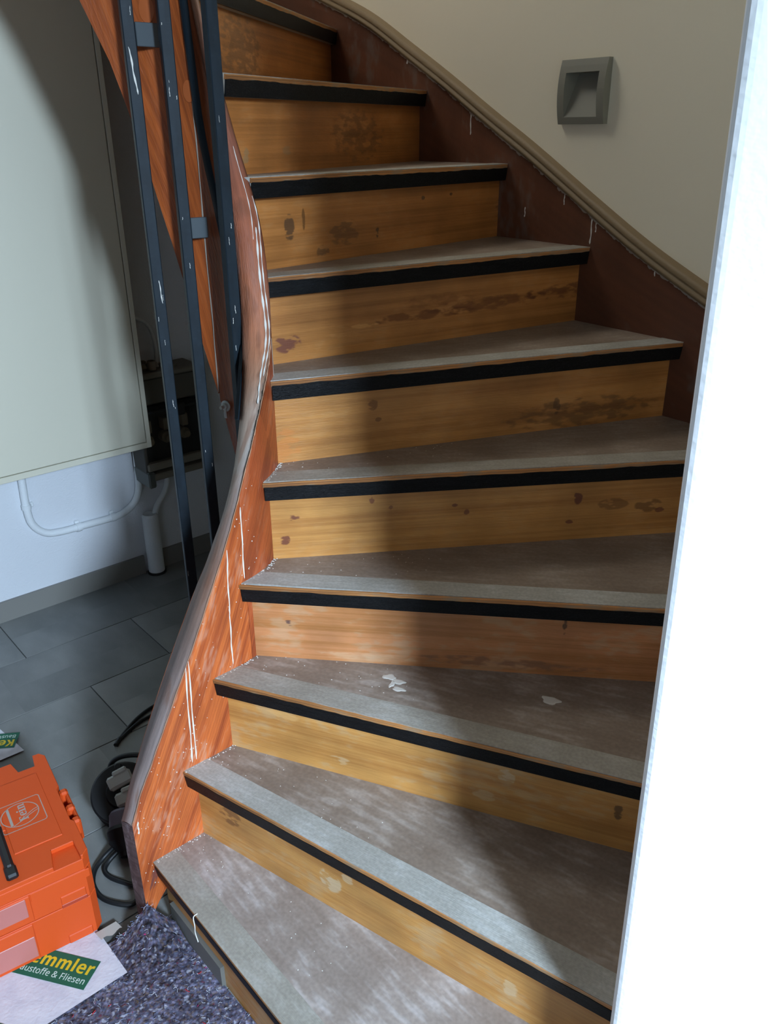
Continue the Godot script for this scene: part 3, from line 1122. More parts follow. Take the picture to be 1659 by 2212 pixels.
# a tread board: polygon, undercut at the nose by «cut», uv in metres along and back from the nose
func slab(st: SurfaceTool, poly: Array, y0: float, y1: float, org: Vector2, d: Vector2, t: Vector2, cut: float, n_front: int) -> void:
	var pp := PackedVector2Array(poly)
	var idx := Geometry2D.triangulate_polygon(pp)
	var uvf := func(p: Vector2) -> Vector2: return Vector2((p - org).dot(d) * .8 + .05, (p - org).dot(t) * (1.6 if cut == 0.0 else 12.0))
	var lowp := []
	for i in pp.size():
		lowp.append(pp[i] + (t * cut if i < n_front else Vector2.ZERO))
	for k in range(0, idx.size(), 3):
		var a := pp[idx[k]]
		var b := pp[idx[k + 1]]
		var c := pp[idx[k + 2]]
		tri(st, v3(a, y1), v3(b, y1), v3(c, y1), Vector3.UP, uvf.call(a), uvf.call(b), uvf.call(c))
		tri(st, v3(lowp[idx[k]], y0), v3(lowp[idx[k + 1]], y0), v3(lowp[idx[k + 2]], y0), Vector3.DOWN)
	var mid := Vector2.ZERO
	for p in pp:
		mid += p / pp.size()
	for i in pp.size():
		var j := (i + 1) % pp.size()
		var e := pp[j] - pp[i]
		var o := Vector2(e.y, -e.x)
		if Geometry2D.is_polygon_clockwise(pp):
			o = -o
		quad(st, v3(pp[i], y1), v3(pp[j], y1), v3(lowp[j], y0), v3(lowp[i], y0), v3(o, 0), [uvf.call(pp[i]), uvf.call(pp[j]), uvf.call(pp[j]) + Vector2(0, .05), uvf.call(pp[i]) + Vector2(0, .05)])

func riser_stains() -> Dictionary:
	var red := lin(104, 56, 44)
	var brown := lin(98, 62, 34)
	var pale := lin(214, 196, 168)
	var dark := lin(70, 52, 40)
	return {
		2: [[.27, .5, 22, 1.4, pale, .8], [.30, .3, 12, 1.0, pale, .6], [.08, .35, 26, 1.0, brown, .6], [.55, .6, 12, 2.4, pale, .6], [.72, .5, 60, .3, dark, .35]],
		3: [[.10, .2, 40, .5, lin(226, 178, 116), .6], [.45, .3, 14, 1.5, pale, .7], [.42, .7, 20, .7, pale, .5], [.60, .4, 7, 3.0, dark, .7], [.2, .75, 22, .5, pale, .5]],
		4: [[.07, .42, 9, 1.0, lin(84, 62, 62), .9], [.40, .85, 160, .10, lin(108, 84, 74), .5], [.2, .9, 120, .1, pale, .4], [.48, .2, 4, 5.0, dark, .8]],
		5: [[.05, .35, 10, 1.0, red, .9], [.035, .7, 9, 1.6, red, .9], [.17, .12, 5, 3.0, red, .7], [.2, .3, 4, 2.0, red, .5], [.30, .3, 6, 1.0, red, .8], [.32, .45, 5, 2.0, red, .7], [.50, .3, 8, 2.4, red, .9], [.49, .7, 8, .7, red, .8], [.62, .5, 26, .7, brown, .6], [.56, .45, 30, .5, brown, .5], [.64, .6, 9, 1.2, red, .7], [.86, .1, 30, .6, dark, .8], [1.0, .06, 60, .5, dark, .8]],
		6: [[.17, .25, 10, 1.8, brown, .6], [.18, .5, 6, 1.0, brown, .6], [.03, .8, 26, 2.0, lin(206, 128, 60), .7], [.55, .75, 180, .22, dark, .45], [.50, .6, 8, 3.0, dark, .5], [.9, .4, 120, .6, lin(92, 48, 36), .5]],
		7: [[.05, .72, 26, .85, lin(112, 64, 52), .95], [.30, .55, 130, .10, lin(110, 62, 30), .7], [.19, .60, 30, .22, lin(226, 166, 100), .9], [.45, .5, 160, .12, lin(104, 60, 34), .6], [.16, .70, 50, .16, lin(216, 156, 92), .6], [.65, .45, 150, .14, lin(92, 52, 34), .6], [.34, .35, 90, .2, lin(120, 72, 36), .4]],
		8: [[.10, .45, 12, 2.6, dark, .75], [.13, .35, 4, 6.0, lin(92, 60, 30), .7], [.30, .65, 5, 3.0, dark, .8], [.22, .6, 40, .8, dark, .4], [.42, .2, 6, .9, dark, .7], [.50, .18, 5, .9, dark, .7], [.68, .5, 50, .7, lin(72, 48, 46), .5], [.75, .1, 4, 4.0, dark, .7], [.17, .85, 16, 1.0, dark, .5]],
		9: [[.08, .75, 12, 1.6, lin(150, 132, 104), .6], [.2, .7, 18, .6, lin(140, 120, 96), .4], [.45, .5, 120, .6, dark, .35]],
		10: [[.3, .5, 120, .8, dark, .4]],
	}

# ---------------------------------------------------------------- steel bars of the well
func build_bars() -> void:
	var defs := [
		[Vector2(-.4435, -1.68), .42, "leftmost of three dark blue-grey steel bars in the stairwell, white paint streak near its top", [-.433, -1.688, -.400, -1.714, 1.637, 1.675]],
		[Vector2(-.376, -1.668), .42, "middle of three dark blue-grey steel bars in the stairwell, with a grey tab halfway up", [-.366, -1.676, -.3385, -1.694, 1.312, 1.35]],
		[Vector2(-.284, -1.60), .62, "rightmost of three dark blue-grey steel bars, passing in front of the curved string", []],
	]
	for b in defs:
		var root := thing("steel_bar", b[2], "bar", v3(b[0], 0), "dark steel bars in the well of the stairs")
		var st := mb()
		bbox(st, Transform3D(Basis(Vector3.UP, b[1]), Vector3(0, 1.32, 0)), Vector3(.0215, 2.64, .0215), .0016)
		obj("bar", st, M.steel, root)
		st = mb()
		bbox(st, Transform3D(Basis(Vector3.UP, b[1]), Vector3(0, .003, 0)), Vector3(.06, .006, .06), .001)
		obj("foot_plate", st, M.steel, root)
		if b[3].size():
			var t: Array = b[3]
			var p0: Vector2 = Vector2(t[0], t[1]) - b[0]
			var p1: Vector2 = Vector2(t[2], t[3]) - b[0]
			var x: Vector2 = (p1 - p0).normalized()
			st = mb()
			bbox(st, Transform3D(Basis(v3(x, 0), Vector3.UP, v3(Vector2(-x.y, x.x), 0)), v3((p0 + p1) * .5, (t[4] + t[5]) * .5)), Vector3(p0.distance_to(p1), t[5] - t[4], .006), .001)
			obj("tab", st, M.steel_tab, root)
		# scratches of white paint on the front arris
		var sd := int(absf(b[0].x) * 1000)
		var rr := RandomNumberGenerator.new()
		rr.seed = sd
		st = mb()
		var fn := Basis(Vector3.UP, b[1]) * Vector3(0, 0, 1)
		var sx := Basis(Vector3.UP, b[1]) * Vector3(1, 0, 0)
		for i in 9:
			var y := rr.randf_range(.5, 1.75)
			var x0 := rr.randf_range(-.008, .008)
			drip(st, fn * .0108 + sx * (x0 + rr.randf_range(-.001, .001)) + Vector3.UP * (y + rr.randf_range(.003, .016)), fn * .0108 + sx * x0 + Vector3.UP * y, fn, rr.randf_range(.0003, .0007), i + sd)
		if sd > 400:
			drip(st, fn * .0108 - sx * .004 + Vector3.UP * 1.635, fn * .0108 + sx * .003 + Vector3.UP * 1.56, fn, .0018, 9)
			drip(st, fn * .0108 + sx * .002 + Vector3.UP * 1.235, fn * .0108 + sx * .004 + Vector3.UP * 1.19, fn, .0011, 8)
		obj("paint_scratches", st, M.paint, root).set_meta("kind", "stuff")

# ---------------------------------------------------------------- on the walls
func build_wall_things() -> void:
	# recessed step light on the right wall
	var wc := Vector2(.452, -2.121) + RN * .022
	var fx := Transform3D(Basis(Vector3(RD.x, 0, RD.y), Vector3.UP, Vector3(-RN.x, 0, -RN.y)), v3(wc, 1.5765))
	var lamp := thing("step_light", "square dark grey step light set in the beige wall above the stairs", "wall light", fx.origin)
	var lx := Transform3D(fx.basis, Vector3.ZERO)
	var st := mb()
	# a bowed square bezel round a tapering recess
	var o := .067
	var iw := .0475
	var yb := -.052
	var yt := .040
	var ys := [-o, yb]
	for i in range(1, 8):
		ys.append(lerpf(yb, yt, i / 8.0))
	ys.append(yt)
	ys.append(lerpf(yt, o, .5))
	ys.append(o)
	var bow := func(y: float) -> float: return .013 + .010 * (1.0 - y * y / (o * o))
	for i in ys.size() - 1:
		var y0: float = ys[i]
		var y1: float = ys[i + 1]
		var z0: float = bow.call(y0)
		var z1: float = bow.call(y1)
		if y0 < yb - .001 or y1 > yt + .001:
			quad(st, lx * Vector3(-o, y0, z0), lx * Vector3(o, y0, z0), lx * Vector3(o, y1, z1), lx * Vector3(-o, y1, z1), lx.basis.z)
		else:
			for s in [-1.0, 1.0]:
				quad(st, lx * Vector3(s * o, y0, z0), lx * Vector3(s * iw, y0, z0), lx * Vector3(s * iw, y1, z1), lx * Vector3(s * o, y1, z1), lx.basis.z)
		for s in [-1.0, 1.0]:
			quad(st, lx * Vector3(s * o, y0, 0), lx * Vector3(s * o, y0, z0), lx * Vector3(s * o, y1, z1), lx * Vector3(s * o, y1, 0), lx.basis.x * s)
	for s in [-1.0, 1.0]:
		quad(st, lx * Vector3(-o, s * o, 0), lx * Vector3(o, s * o, 0), lx * Vector3(o, s * o, .013), lx * Vector3(-o, s * o, .013), Vector3.UP * s)
	obj("bezel", st, M.grey, lamp)
	st = mb()
	# the recess slopes from deep at the top to flush at the bottom
	var dz := -.016
	var zb: float = bow.call(yb)
	var zt: float = bow.call(yt)
	quad(st, lx * Vector3(-iw, yb, zb), lx * Vector3(iw, yb, zb), lx * Vector3(iw * .8, yt, dz), lx * Vector3(-iw * .8, yt, dz), lx.basis * Vector3(0, .6, 1))
	quad(st, lx * Vector3(-iw * .8, yt, dz), lx * Vector3(iw * .8, yt, dz), lx * Vector3(iw, yt, zt), lx * Vector3(-iw, yt, zt), Vector3.DOWN)
	for s in [-1.0, 1.0]:
		for i in range(1, 9):
			var y0: float = ys[i]
			var y1: float = ys[i + 1]
			tri(st, lx * Vector3(s * iw * .8, yt, dz), lx * Vector3(s * iw, y0, bow.call(y0)), lx * Vector3(s * iw, y1, bow.call(y1)), lx.basis * Vector3(-s, 0, .4))
	obj("recess", st, M.grey, lamp)
	# meter cabinet on the left wall
	var cab := thing("meter_cabinet", "large pale grey-green metal meter cabinet hung on the left wall", "cabinet", wl(-.70, .552, .1))
	var cx := Transform3D(Basis(Vector3(WD.x, 0, WD.y), Vector3.UP, Vector3(WN.x, 0, WN.y)), Vector3.ZERO)
	st = mb()
	at_box(st, cx, Vector3(-.694, .001, -.1), Vector3(.694, 1.399, .086), .002)
	obj("body", st, mat(lin(150, 158, 152), .5), cab)
	st = mb()
	for s in [[-.695, 0, -.680, 1.4], [.680, 0, .695, 1.4], [-.680, 0, .680, .019], [-.680, 1.382, .680, 1.4]]:
		at_box(st, cx, Vector3(s[0], s[1], .078), Vector3(s[2], s[3], .1), .001)
	obj("frame", st, M.cabinet, cab)
	for s in [-1.0, 1.0]:
		st = mb()
		at_box(st, cx, Vector3(minf(s * .001, s * .677), .022, .088), Vector3(maxf(s * .001, s * .677), 1.379, .1005), .0012)
		var dr := obj("door", st, M.cabinet, cab)
		st = mb()
		at_box(st, cx, Vector3(s * .04 - .012, .62, .1), Vector3(s * .04 + .012, .74, .112), .003)
		obj("handle", st, M.grey, dr)
	# fuse box
	var fb := thing("fuse_box", "old dark fuse box with a smoked cover low on the wall behind the steel bars", "fuse box", wl(.125, .40, .06))
	st = mb()
	at_box(st, cx, Vector3(-.12, .0, -.06), Vector3(.12, .365, -.03), .004)
	for s in [-1.0, 1.0]:
		at_box(st, cx, Vector3(minf(s * .108, s * .12), .0, -.06), Vector3(maxf(s * .108, s * .12), .365, .05), .003)
	obj("body", st, mat(lin(74, 70, 62), .6), fb)
	st = mb()
	at_box(st, cx, Vector3(-.12, .352, -.06), Vector3(.12, .372, .06), .005)
	lathe(st, Transform3D(Basis(), cx * Vector3(.03, .372, .0)), [Vector2(.032, 0), Vector2(.030, .008), Vector2(.018, .009), Vector2(.016, .004), Vector2(0, .004)], 20)
	obj("top_flange", st, M.fuse, fb)
	st = mb()
	at_box(st, cx, Vector3(-.12, -.004, -.06), Vector3(.12, .020, .066), .004)
	at_box(st, cx, Vector3(-.115, .03, .03), Vector3(.115, .058, .06), .004)
	obj("bottom_ledge", st, M.fuse, fb)
	st = mb()
	at_box(st, cx, Vector3(-.113, .262, -.03), Vector3(.113, .35, .048), .004)
	obj("terminal_cover", st, mat(lin(84, 80, 70), .5), fb)
	st = mb()
	at_box(st, cx, Vector3(-.11, .23, -.02), Vector3(.11, .24, .05), .002)
	at_box(st, cx, Vector3(.006, .208, .02), Vector3(.046, .252, .062), .004)
	obj("knob", st, M.dark, fb)
	for i in 3:
		st = mb()
		var x0 := -.075 + i * .07
		lathe(st, Transform3D(cx.basis * Basis(Vector3.RIGHT, PI / 2), cx * Vector3(x0, .12, -.03)), [Vector2(.02, 0), Vector2(.02, .03), Vector2(.014, .036), Vector2(.012, .05), Vector2(0, .05)], 18)
		at_box(st, cx, Vector3(x0 - .012, .15, -.03), Vector3(x0 + .012, .195, .012), .003)
		obj("fuse", st, mat(lin(166, 148, 118), .5), fb)
	st = mb()
	at_box(st, cx, Vector3(-.107, .062, .046), Vector3(.107, .258, .0485), .0008)
	var smoke := StandardMaterial3D.new()
	smoke.albedo_color = Color(.12, .12, .11, .22)
	smoke.transparency = BaseMaterial3D.TRANSPARENCY_ALPHA
	smoke.roughness = .3
	obj("smoked_cover", st, smoke, fb)
	st = mb()
	at_box(st, cx, Vector3(-.122, -.028, -.05), Vector3(-.095, .03, .067), .005)
	obj("clear_corner", st, mat(lin(84, 88, 84), .35), fb)
	st = mb()
	for i in 9:
		blob(st, cx * Vector3(-.09 + .007 * i, .373 + .012 * absf(sin(i * 2.1)), .0 + .02 * sin(i)), Vector3.UP, Vector3.RIGHT, .02, .016, .012, i)
	lathe(st, Transform3D(Basis(), cx * Vector3(-.045, .375, .03)), [Vector2(.014, 0), Vector2(.014, .03), Vector2(.009, .031), Vector2(.008, .01), Vector2(0, .01)], 16)
	obj("cable_gland", st, mat(lin(128, 116, 98), .8), fb)
	# white conduit in a U under the cabinet
	var wpt := func(a: Array, off: float) -> Array: return a.map(func(q): return wl(q[0], q[1], off))
	var cd := thing("cable_conduit", "white painted conduit bent in a wide U on the wall under the meter cabinet", "conduit", wl(-.2, .25, .016))
	st = mb()
	var path: Array = wpt.call([[-.378, .551], [-.379, .48], [-.381, .38], [-.372, .318], [-.335, .276], [-.28, .264], [-.2, .262], [-.12, .260], [-.065, .264], [-.02, .288], [.006, .33], [.014, .40], [.017, .48], [.018, .551]], .016)
	tube(st, smooth_path(path.map(func(p): return p - cd.position), 6), .0125, 12)
	obj("tube", st, M.white, cd)
	for q in [[-.381, .385, 0], [-.225, .262, 1], [-.10, .261, 1]]:
		st = mb()
		var c: Vector3 = wl(q[0], q[1], .016) - cd.position
		var ax := Vector3.UP if q[2] == 0 else Vector3(WD.x, 0, WD.y)
		tube(st, [c - ax * .008, c + ax * .008], .0155, 12)
		at_box(st, Transform3D(cx.basis, c), Vector3(-.008, -.02, -.016) if q[2] == 1 else Vector3(.0, -.008, -.016), Vector3(.008, .022, -.006) if q[2] == 1 else Vector3(.026, .008, -.006), .002)
		obj("clip", st, M.white, cd)
	# thick pipe stub by the skirting
	var pp := thing("pipe_stub", "short thick white pipe standing on the floor against the wall and skirting", "pipe", wl(.03, 0, .03))
	st = mb()
	lathe(st, Transform3D(), [Vector2(.0, .0), Vector2(.0285, .0), Vector2(.030, .012), Vector2(.029, .03), Vector2(.0295, .12), Vector2(.0285, .232), Vector2(.024, .240), Vector2(.0, .236)], 28)
	obj("pipe", st, M.white, pp)
	st = mb()
	lathe(st, Transform3D(), [Vector2(.034, .0), Vector2(.033, .008), Vector2(.029, .009)], 24)
	obj("dark_seal", st, M.dark, pp)
	var tp := thing("thin_conduit", "thin white conduit running from the fuse box down into the thick white pipe", "conduit", wl(.05, .225, .028))
	st = mb()
	path = wpt.call([[.115, .392], [.113, .345], [.098, .305], [.068, .268], [.053, .238], [.047, .226]], .028)
	tube(st, smooth_path(path.map(func(p): return p - tp.position), 6), .0105, 12)
	obj("tube", st, M.white, tp)
	var ca := thing("wall_cable", "thin white cable looping from behind the meter cabinet to the top of the fuse box", "cable", wl(.10, .78, .02))
	st = mb()
	path = wpt.call([[.02, .955], [.07, .94], [.108, .918], [.128, .88], [.134, .83], [.132, .772]], .022)
	tube(st, smooth_path(path.map(func(p): return p - ca.position), 6), .006, 10)
	obj("cable", st, M.white, ca)

# ---------------------------------------------------------------- the orange tool case
func text_mesh(s: String, size: float, bold: bool, serif := false, italic := false) -> TextMesh:
	var f := SystemFont.new()
	f.font_names = PackedStringArray(["Droid Serif" if serif else "Droid Sans"])
	f.font_weight = 700 if bold else 400
	f.font_italic = italic
	var t := TextMesh.new()
	t.text = s
	t.font = f
	t.font_size = 64
	t.pixel_size = size / 64.0
	t.depth = .0004
	t.curve_step = .6
	return t

func text_part(called: String, t: TextMesh, m: Material, parent: Node3D, xf: Transform3D) -> void:
	var o := MeshInstance3D.new()
	o.mesh = t
	o.material_override = m
	o.name = called
	o.transform = xf
	parent.add_child(o, true)

func build_case() -> void:
	var root := thing("tool_case", "bright orange plastic tool case with a black carry handle standing on the paper sheet", "tool case", Vector3(-.582, .0096, -1.2073))
	var b := Transform3D(Basis(Vector3(.828, 0, -.56).normalized(), Vector3.UP, Vector3(.56, 0, .828).normalized()), Vector3.ZERO)
	var W := -.40
	var D := -.352
	# lower tray and upper shell: outlines with cut corners
	for part in [["lower_shell", 0.0, .0985], ["upper_shell", .1005, .171]]:
		var st := mb()
		shell(st, b, W, D, part[1], part[2], .014)
		obj(part[0], st, M.orange, root)
	# lid, with its notches on the front and back edge
	var st := mb()
	var poly := [Vector2(W, 0), Vector2(-.262, 0), Vector2(-.256, .0)]
	poly = [Vector2(W + .014, 0), Vector2(-.014, 0), Vector2(0, -.014), Vector2(0, -.10), Vector2(-.006, -.108), Vector2(-.006, -.212), Vector2(0, -.222), Vector2(0, D + .014), Vector2(-.010, D), Vector2(-.024, D), Vector2(-.028, D + .038), Vector2(-.062, D + .038), Vector2(-.070, D), Vector2(-.33, D), Vector2(-.338, D + .038), Vector2(-.372, D + .038), Vector2(-.376, D), Vector2(W + .014, D), Vector2(W, D + .014), Vector2(W, -.014)]
	lid_prism(st, b, poly, .172, .198)
	var frontcut := [Vector2(W + .014, 0), Vector2(-.336, 0), Vector2(-.340, -.046), Vector2(-.382, -.046), Vector2(-.384, 0)]
	poly = [Vector2(W + .012, 0), Vector2(W + .018, 0), Vector2(W + .018, -.046), Vector2(W + .060, -.046), Vector2(W + .068, 0), Vector2(-.068, 0), Vector2(-.060, -.046), Vector2(-.018, -.046), Vector2(-.016, 0), Vector2(-.012, 0), Vector2(0, -.012), Vector2(0, -.10), Vector2(-.006, -.108), Vector2(-.006, -.212), Vector2(0, -.222), Vector2(0, D + .014), Vector2(-.010, D), Vector2(-.024, D), Vector2(-.028, D + .038), Vector2(-.062, D + .038), Vector2(-.070, D), Vector2(-.33, D), Vector2(-.338, D + .038), Vector2(-.372, D + .038), Vector2(-.376, D), Vector2(W + .014, D), Vector2(W, D + .014), Vector2(W, -.014)]
	lid_prism(st, b, poly, .198, .2085)
	obj("lid", st, M.orange, root)
	# raised panel on the lid
	st = mb()
	for q in [[-.122, -.074, -.030, -.288], [-.37, -.074, -.278, -.288], [-.278, -.150, -.122, -.288]]:
		at_box(st, b, Vector3(q[0], .2075, q[3]), Vector3(q[2], .2105, q[1]), .0012)
	var panel := obj("lid_panel", st, M.orange, root)
	# logo: rounded frame, ring with a bar, script
	st = mb()
	ribbon(st, b, rounded(Vector2(-.086, -.177), Vector2(.0425, .0415), .006), .0018, .2106, true)
	var ring := []
	for i in 48:
		var w := TAU * i / 48
		ring.append(Vector2(-.0885 + cos(w) * .0365, -.178 + sin(w) * .034))
	ribbon(st, b, ring, .0019, .2106, true)
	ribbon(st, b, [Vector2(-.1085, -.206), Vector2(-.1085, -.152)], .0052, .2106, false)
	ribbon(st, b, [Vector2(-.106, -.150), Vector2(-.090, -.157), Vector2(-.074, -.166), Vector2(-.060, -.172), Vector2(-.0525, -.174)], .0016, .2106, false)
	ribbon(st, b, [Vector2(-.088, -.163), Vector2(-.074, -.171), Vector2(-.062, -.178), Vector2(-.0535, -.180)], .0016, .2106, false)
	obj("logo", st, M.logo, panel)
	var tx := b * Transform3D(Basis(Vector3(0, 0, -1), Vector3(-1, 0, 0), Vector3(0, 1, 0)), Vector3(-.0835, .2108, -.182))
	text_part("logo_script", text_mesh("Fein", .024, true, true, true), M.logo, panel, tx)
	# seams and drawers on the front
	st = mb()
	for q in [[-.119, .1005, .171], [-.125, .002, .0985]]:
		at_box(st, b, Vector3(q[0] - .16, q[1] + .003, -.004), Vector3(q[0], q[2] - .002, .003), .002)
	obj("drawer_front", st, M.orange, root)
	for q in [[.120, .166], [.012, .066]]:
		st = mb()
		at_box(st, b, Vector3(-.275, q[0], .001), Vector3(-.128, q[1], .0045), .001)
		obj("label_window", st, M.window_pink, root)
	# finger slot
	st = mb()
	at_box(st, b, Vector3(-.068, .098, -.004), Vector3(-.018, .107, .0012), .001)
	obj("finger_slot", st, M.orange_dark, root)
	for q in [[-.068, .107, -.019, .129, .0022], [-.069, .0, -.021, .022, .0022], [-.118, .150, -.006, .170, .001]]:
		st = mb()
		at_box(st, b, Vector3(q[0], q[1], -.004), Vector3(q[2], q[3], q[4]), q[4] * .8)
		obj("front_rib", st, M.orange, root)
	# side latch with two openings
	st = mb()
	var rim := [Vector2(0, -.100), Vector2(.010, -.110), Vector2(.012, -.205), Vector2(0, -.216)]
	for q in [[-.118, -.100], [-.160, -.142], [-.214, -.196]]:
		at_box(st, b, Vector3(-.004, .150, q[0]), Vector3(.013, .204, q[1]), .004)
	at_box(st, b, Vector3(.005, .150, -.214), Vector3(.013, .198, -.10), .003)
	at_box(st, b, Vector3(-.002, .150, -.214), Vector3(.012, .172, -.10), .003)
	obj("side_latch", st, M.orange, root)
	# handle: a black bow lying on the lid
	st = mb()
	for x in [-.137, -.263]:
		at_box(st, b, Vector3(x - .0085, .207, -.150), Vector3(x + .0085, .222, -.036), .005)
		at_box(st, b, Vector3(x - .011, .2, -.044), Vector3(x + .011, .219, -.014), .004)
	at_box(st, b, Vector3(-.272, .205, -.162), Vector3(-.128, .224, -.140), .006)
	obj("handle", st, M.rubber, root)

func shell(st: SurfaceTool, b: Transform3D, W: float, D: float, y0: float, y1: float, c: float) -> void:
	lid_prism(st, b, [Vector2(W + c, 0), Vector2(-c, 0), Vector2(0, -c), Vector2(0, D + c), Vector2(-c, D), Vector2(W + c, D), Vector2(W, D + c), Vector2(W, -c)], y0, y1)

# a prism with a small chamfer at its top and bottom edge, outline in x and z of the case
func lid_prism(st: SurfaceTool, b: Transform3D, poly: Array, y0: float, y1: float) -> void:
	var pp := PackedVector2Array(poly)
	var cc := .0012
	var ins := Geometry2D.offset_polygon(pp, -cc, Geometry2D.JOIN_MITER)
	var inner := pp if ins.is_empty() else ins[0]
	for e in [[y0, Vector3.DOWN], [y1, Vector3.UP]]:
		var idx := Geometry2D.triangulate_polygon(inner)
		for k in range(0, idx.size(), 3):
			var p := []
			for j in 3:
				p.append(b * Vector3(inner[idx[k + j]].x, e[0], inner[idx[k + j]].y))
			tri(st, p[0], p[1], p[2], e[1], inner[idx[k]], inner[idx[k + 1]], inner[idx[k + 2]])
	var cw := Geometry2D.is_polygon_clockwise(pp)
	for i in pp.size():
		var a := pp[i]
		var d := pp[(i + 1) % pp.size()]
		var e := d - a
		var o := b.basis * Vector3(e.y, 0, -e.x) * (-1.0 if cw else 1.0)
		var in3 := o.normalized() * -cc
		quad(st, b * Vector3(a.x, y0 + cc, a.y), b * Vector3(d.x, y0 + cc, d.y), b * Vector3(d.x, y1 - cc, d.y), b * Vector3(a.x, y1 - cc, a.y), o)
		quad(st, b * Vector3(a.x, y1 - cc, a.y), b * Vector3(d.x, y1 - cc, d.y), b * Vector3(d.x, y1, d.y) + in3, b * Vector3(a.x, y1, a.y) + in3, o.normalized() + Vector3.UP)
		quad(st, b * Vector3(a.x, y0 + cc, a.y), b * Vector3(d.x, y0 + cc, d.y), b * Vector3(d.x, y0, d.y) + in3, b * Vector3(a.x, y0, a.y) + in3, o.normalized() + Vector3.DOWN)

func rounded(c: Vector2, h: Vector2, r: float) -> Array:
	var out := []
	for k in 4:
		var s: Vector2 = [Vector2(1, 1), Vector2(-1, 1), Vector2(-1, -1), Vector2(1, -1)][k]
		for i in 5:
			var w := PI / 2 * (k + i / 4.0)
			out.append(c + Vector2(s.x * (h.x - r), s.y * (h.y - r)) + Vector2(cos(w), sin(w)) * r)
	return out

# a flat printed line of the given width lying at height y
func ribbon(st: SurfaceTool, b: Transform3D, pts: Array, w: float, y: float, closed: bool) -> void:
	var n := pts.size()
	var q := []
	for i in n:
		var a: Vector2 = pts[(i - 1 + n) % n] if closed else pts[maxi(i - 1, 0)]
		var c: Vector2 = pts[(i + 1) % n] if closed else pts[mini(i + 1, n - 1)]
		var d := (c - a).normalized()
		var s := Vector2(-d.y, d.x) * w * .5
		q.append([pts[i] + s, pts[i] - s])
	for i in (n if closed else n - 1):
		var j := (i + 1) % n
		quad(st, b * Vector3(q[i][0].x, y, q[i][0].y), b * Vector3(q[i][1].x, y, q[i][1].y), b * Vector3(q[j][1].x, y, q[j][1].y), b * Vector3(q[j][0].x, y, q[j][0].y), b.basis.y)

# ---------------------------------------------------------------- on the floor
func curled_sheet(st: SurfaceTool, o: Vector2, ax: Vector2, ay: Vector2, nx: int, ny: int, f: Callable) -> void:
	var P := []
	var N := []
	var U := []
	for i in nx + 1:
		var p := []
		var n := []
		var u := []
		for j in ny + 1:
			var a := float(i) / nx
			var c := float(j) / ny
			var q := o + ax * a + ay * c
			p.append(v3(q, f.call(a, c)))
			n.append(Vector3.UP)
			u.append(q * 2.2)
		P.append(p)
		N.append(n)
		U.append(u)
	sheet(st, P, N, U)

func print_label(parent: Node3D, centre: Vector2, dir: Vector2, y: float, w: float, h: float) -> void:
	# a green field with two lines of print; dir is the reading direction
	var bz := Vector2(-dir.y, dir.x)      # downwards on the page, seen from above
	var xf := Transform3D(Basis(v3(dir, 0), v3(-bz, 0), Vector3.UP), v3(centre, y))
	var st := mb()
	at_box(st, xf, Vector3(-w * .5, -h * .5, -.0003), Vector3(w * .5, h * .5, .0001), .00005)
	var g := obj("printed_field", st, M.green, parent)
	text_part("printed_name", text_mesh("Kemmler", h * .58, true), M.yellow, g, xf * Transform3D(Basis(), Vector3(.0, h * .17, .0003)))
	text_part("printed_line", text_mesh("Baustoffe & Fliesen", h * .285, false), M.print_white, g, xf * Transform3D(Basis(), Vector3(.0, -h * .25, .0003)))

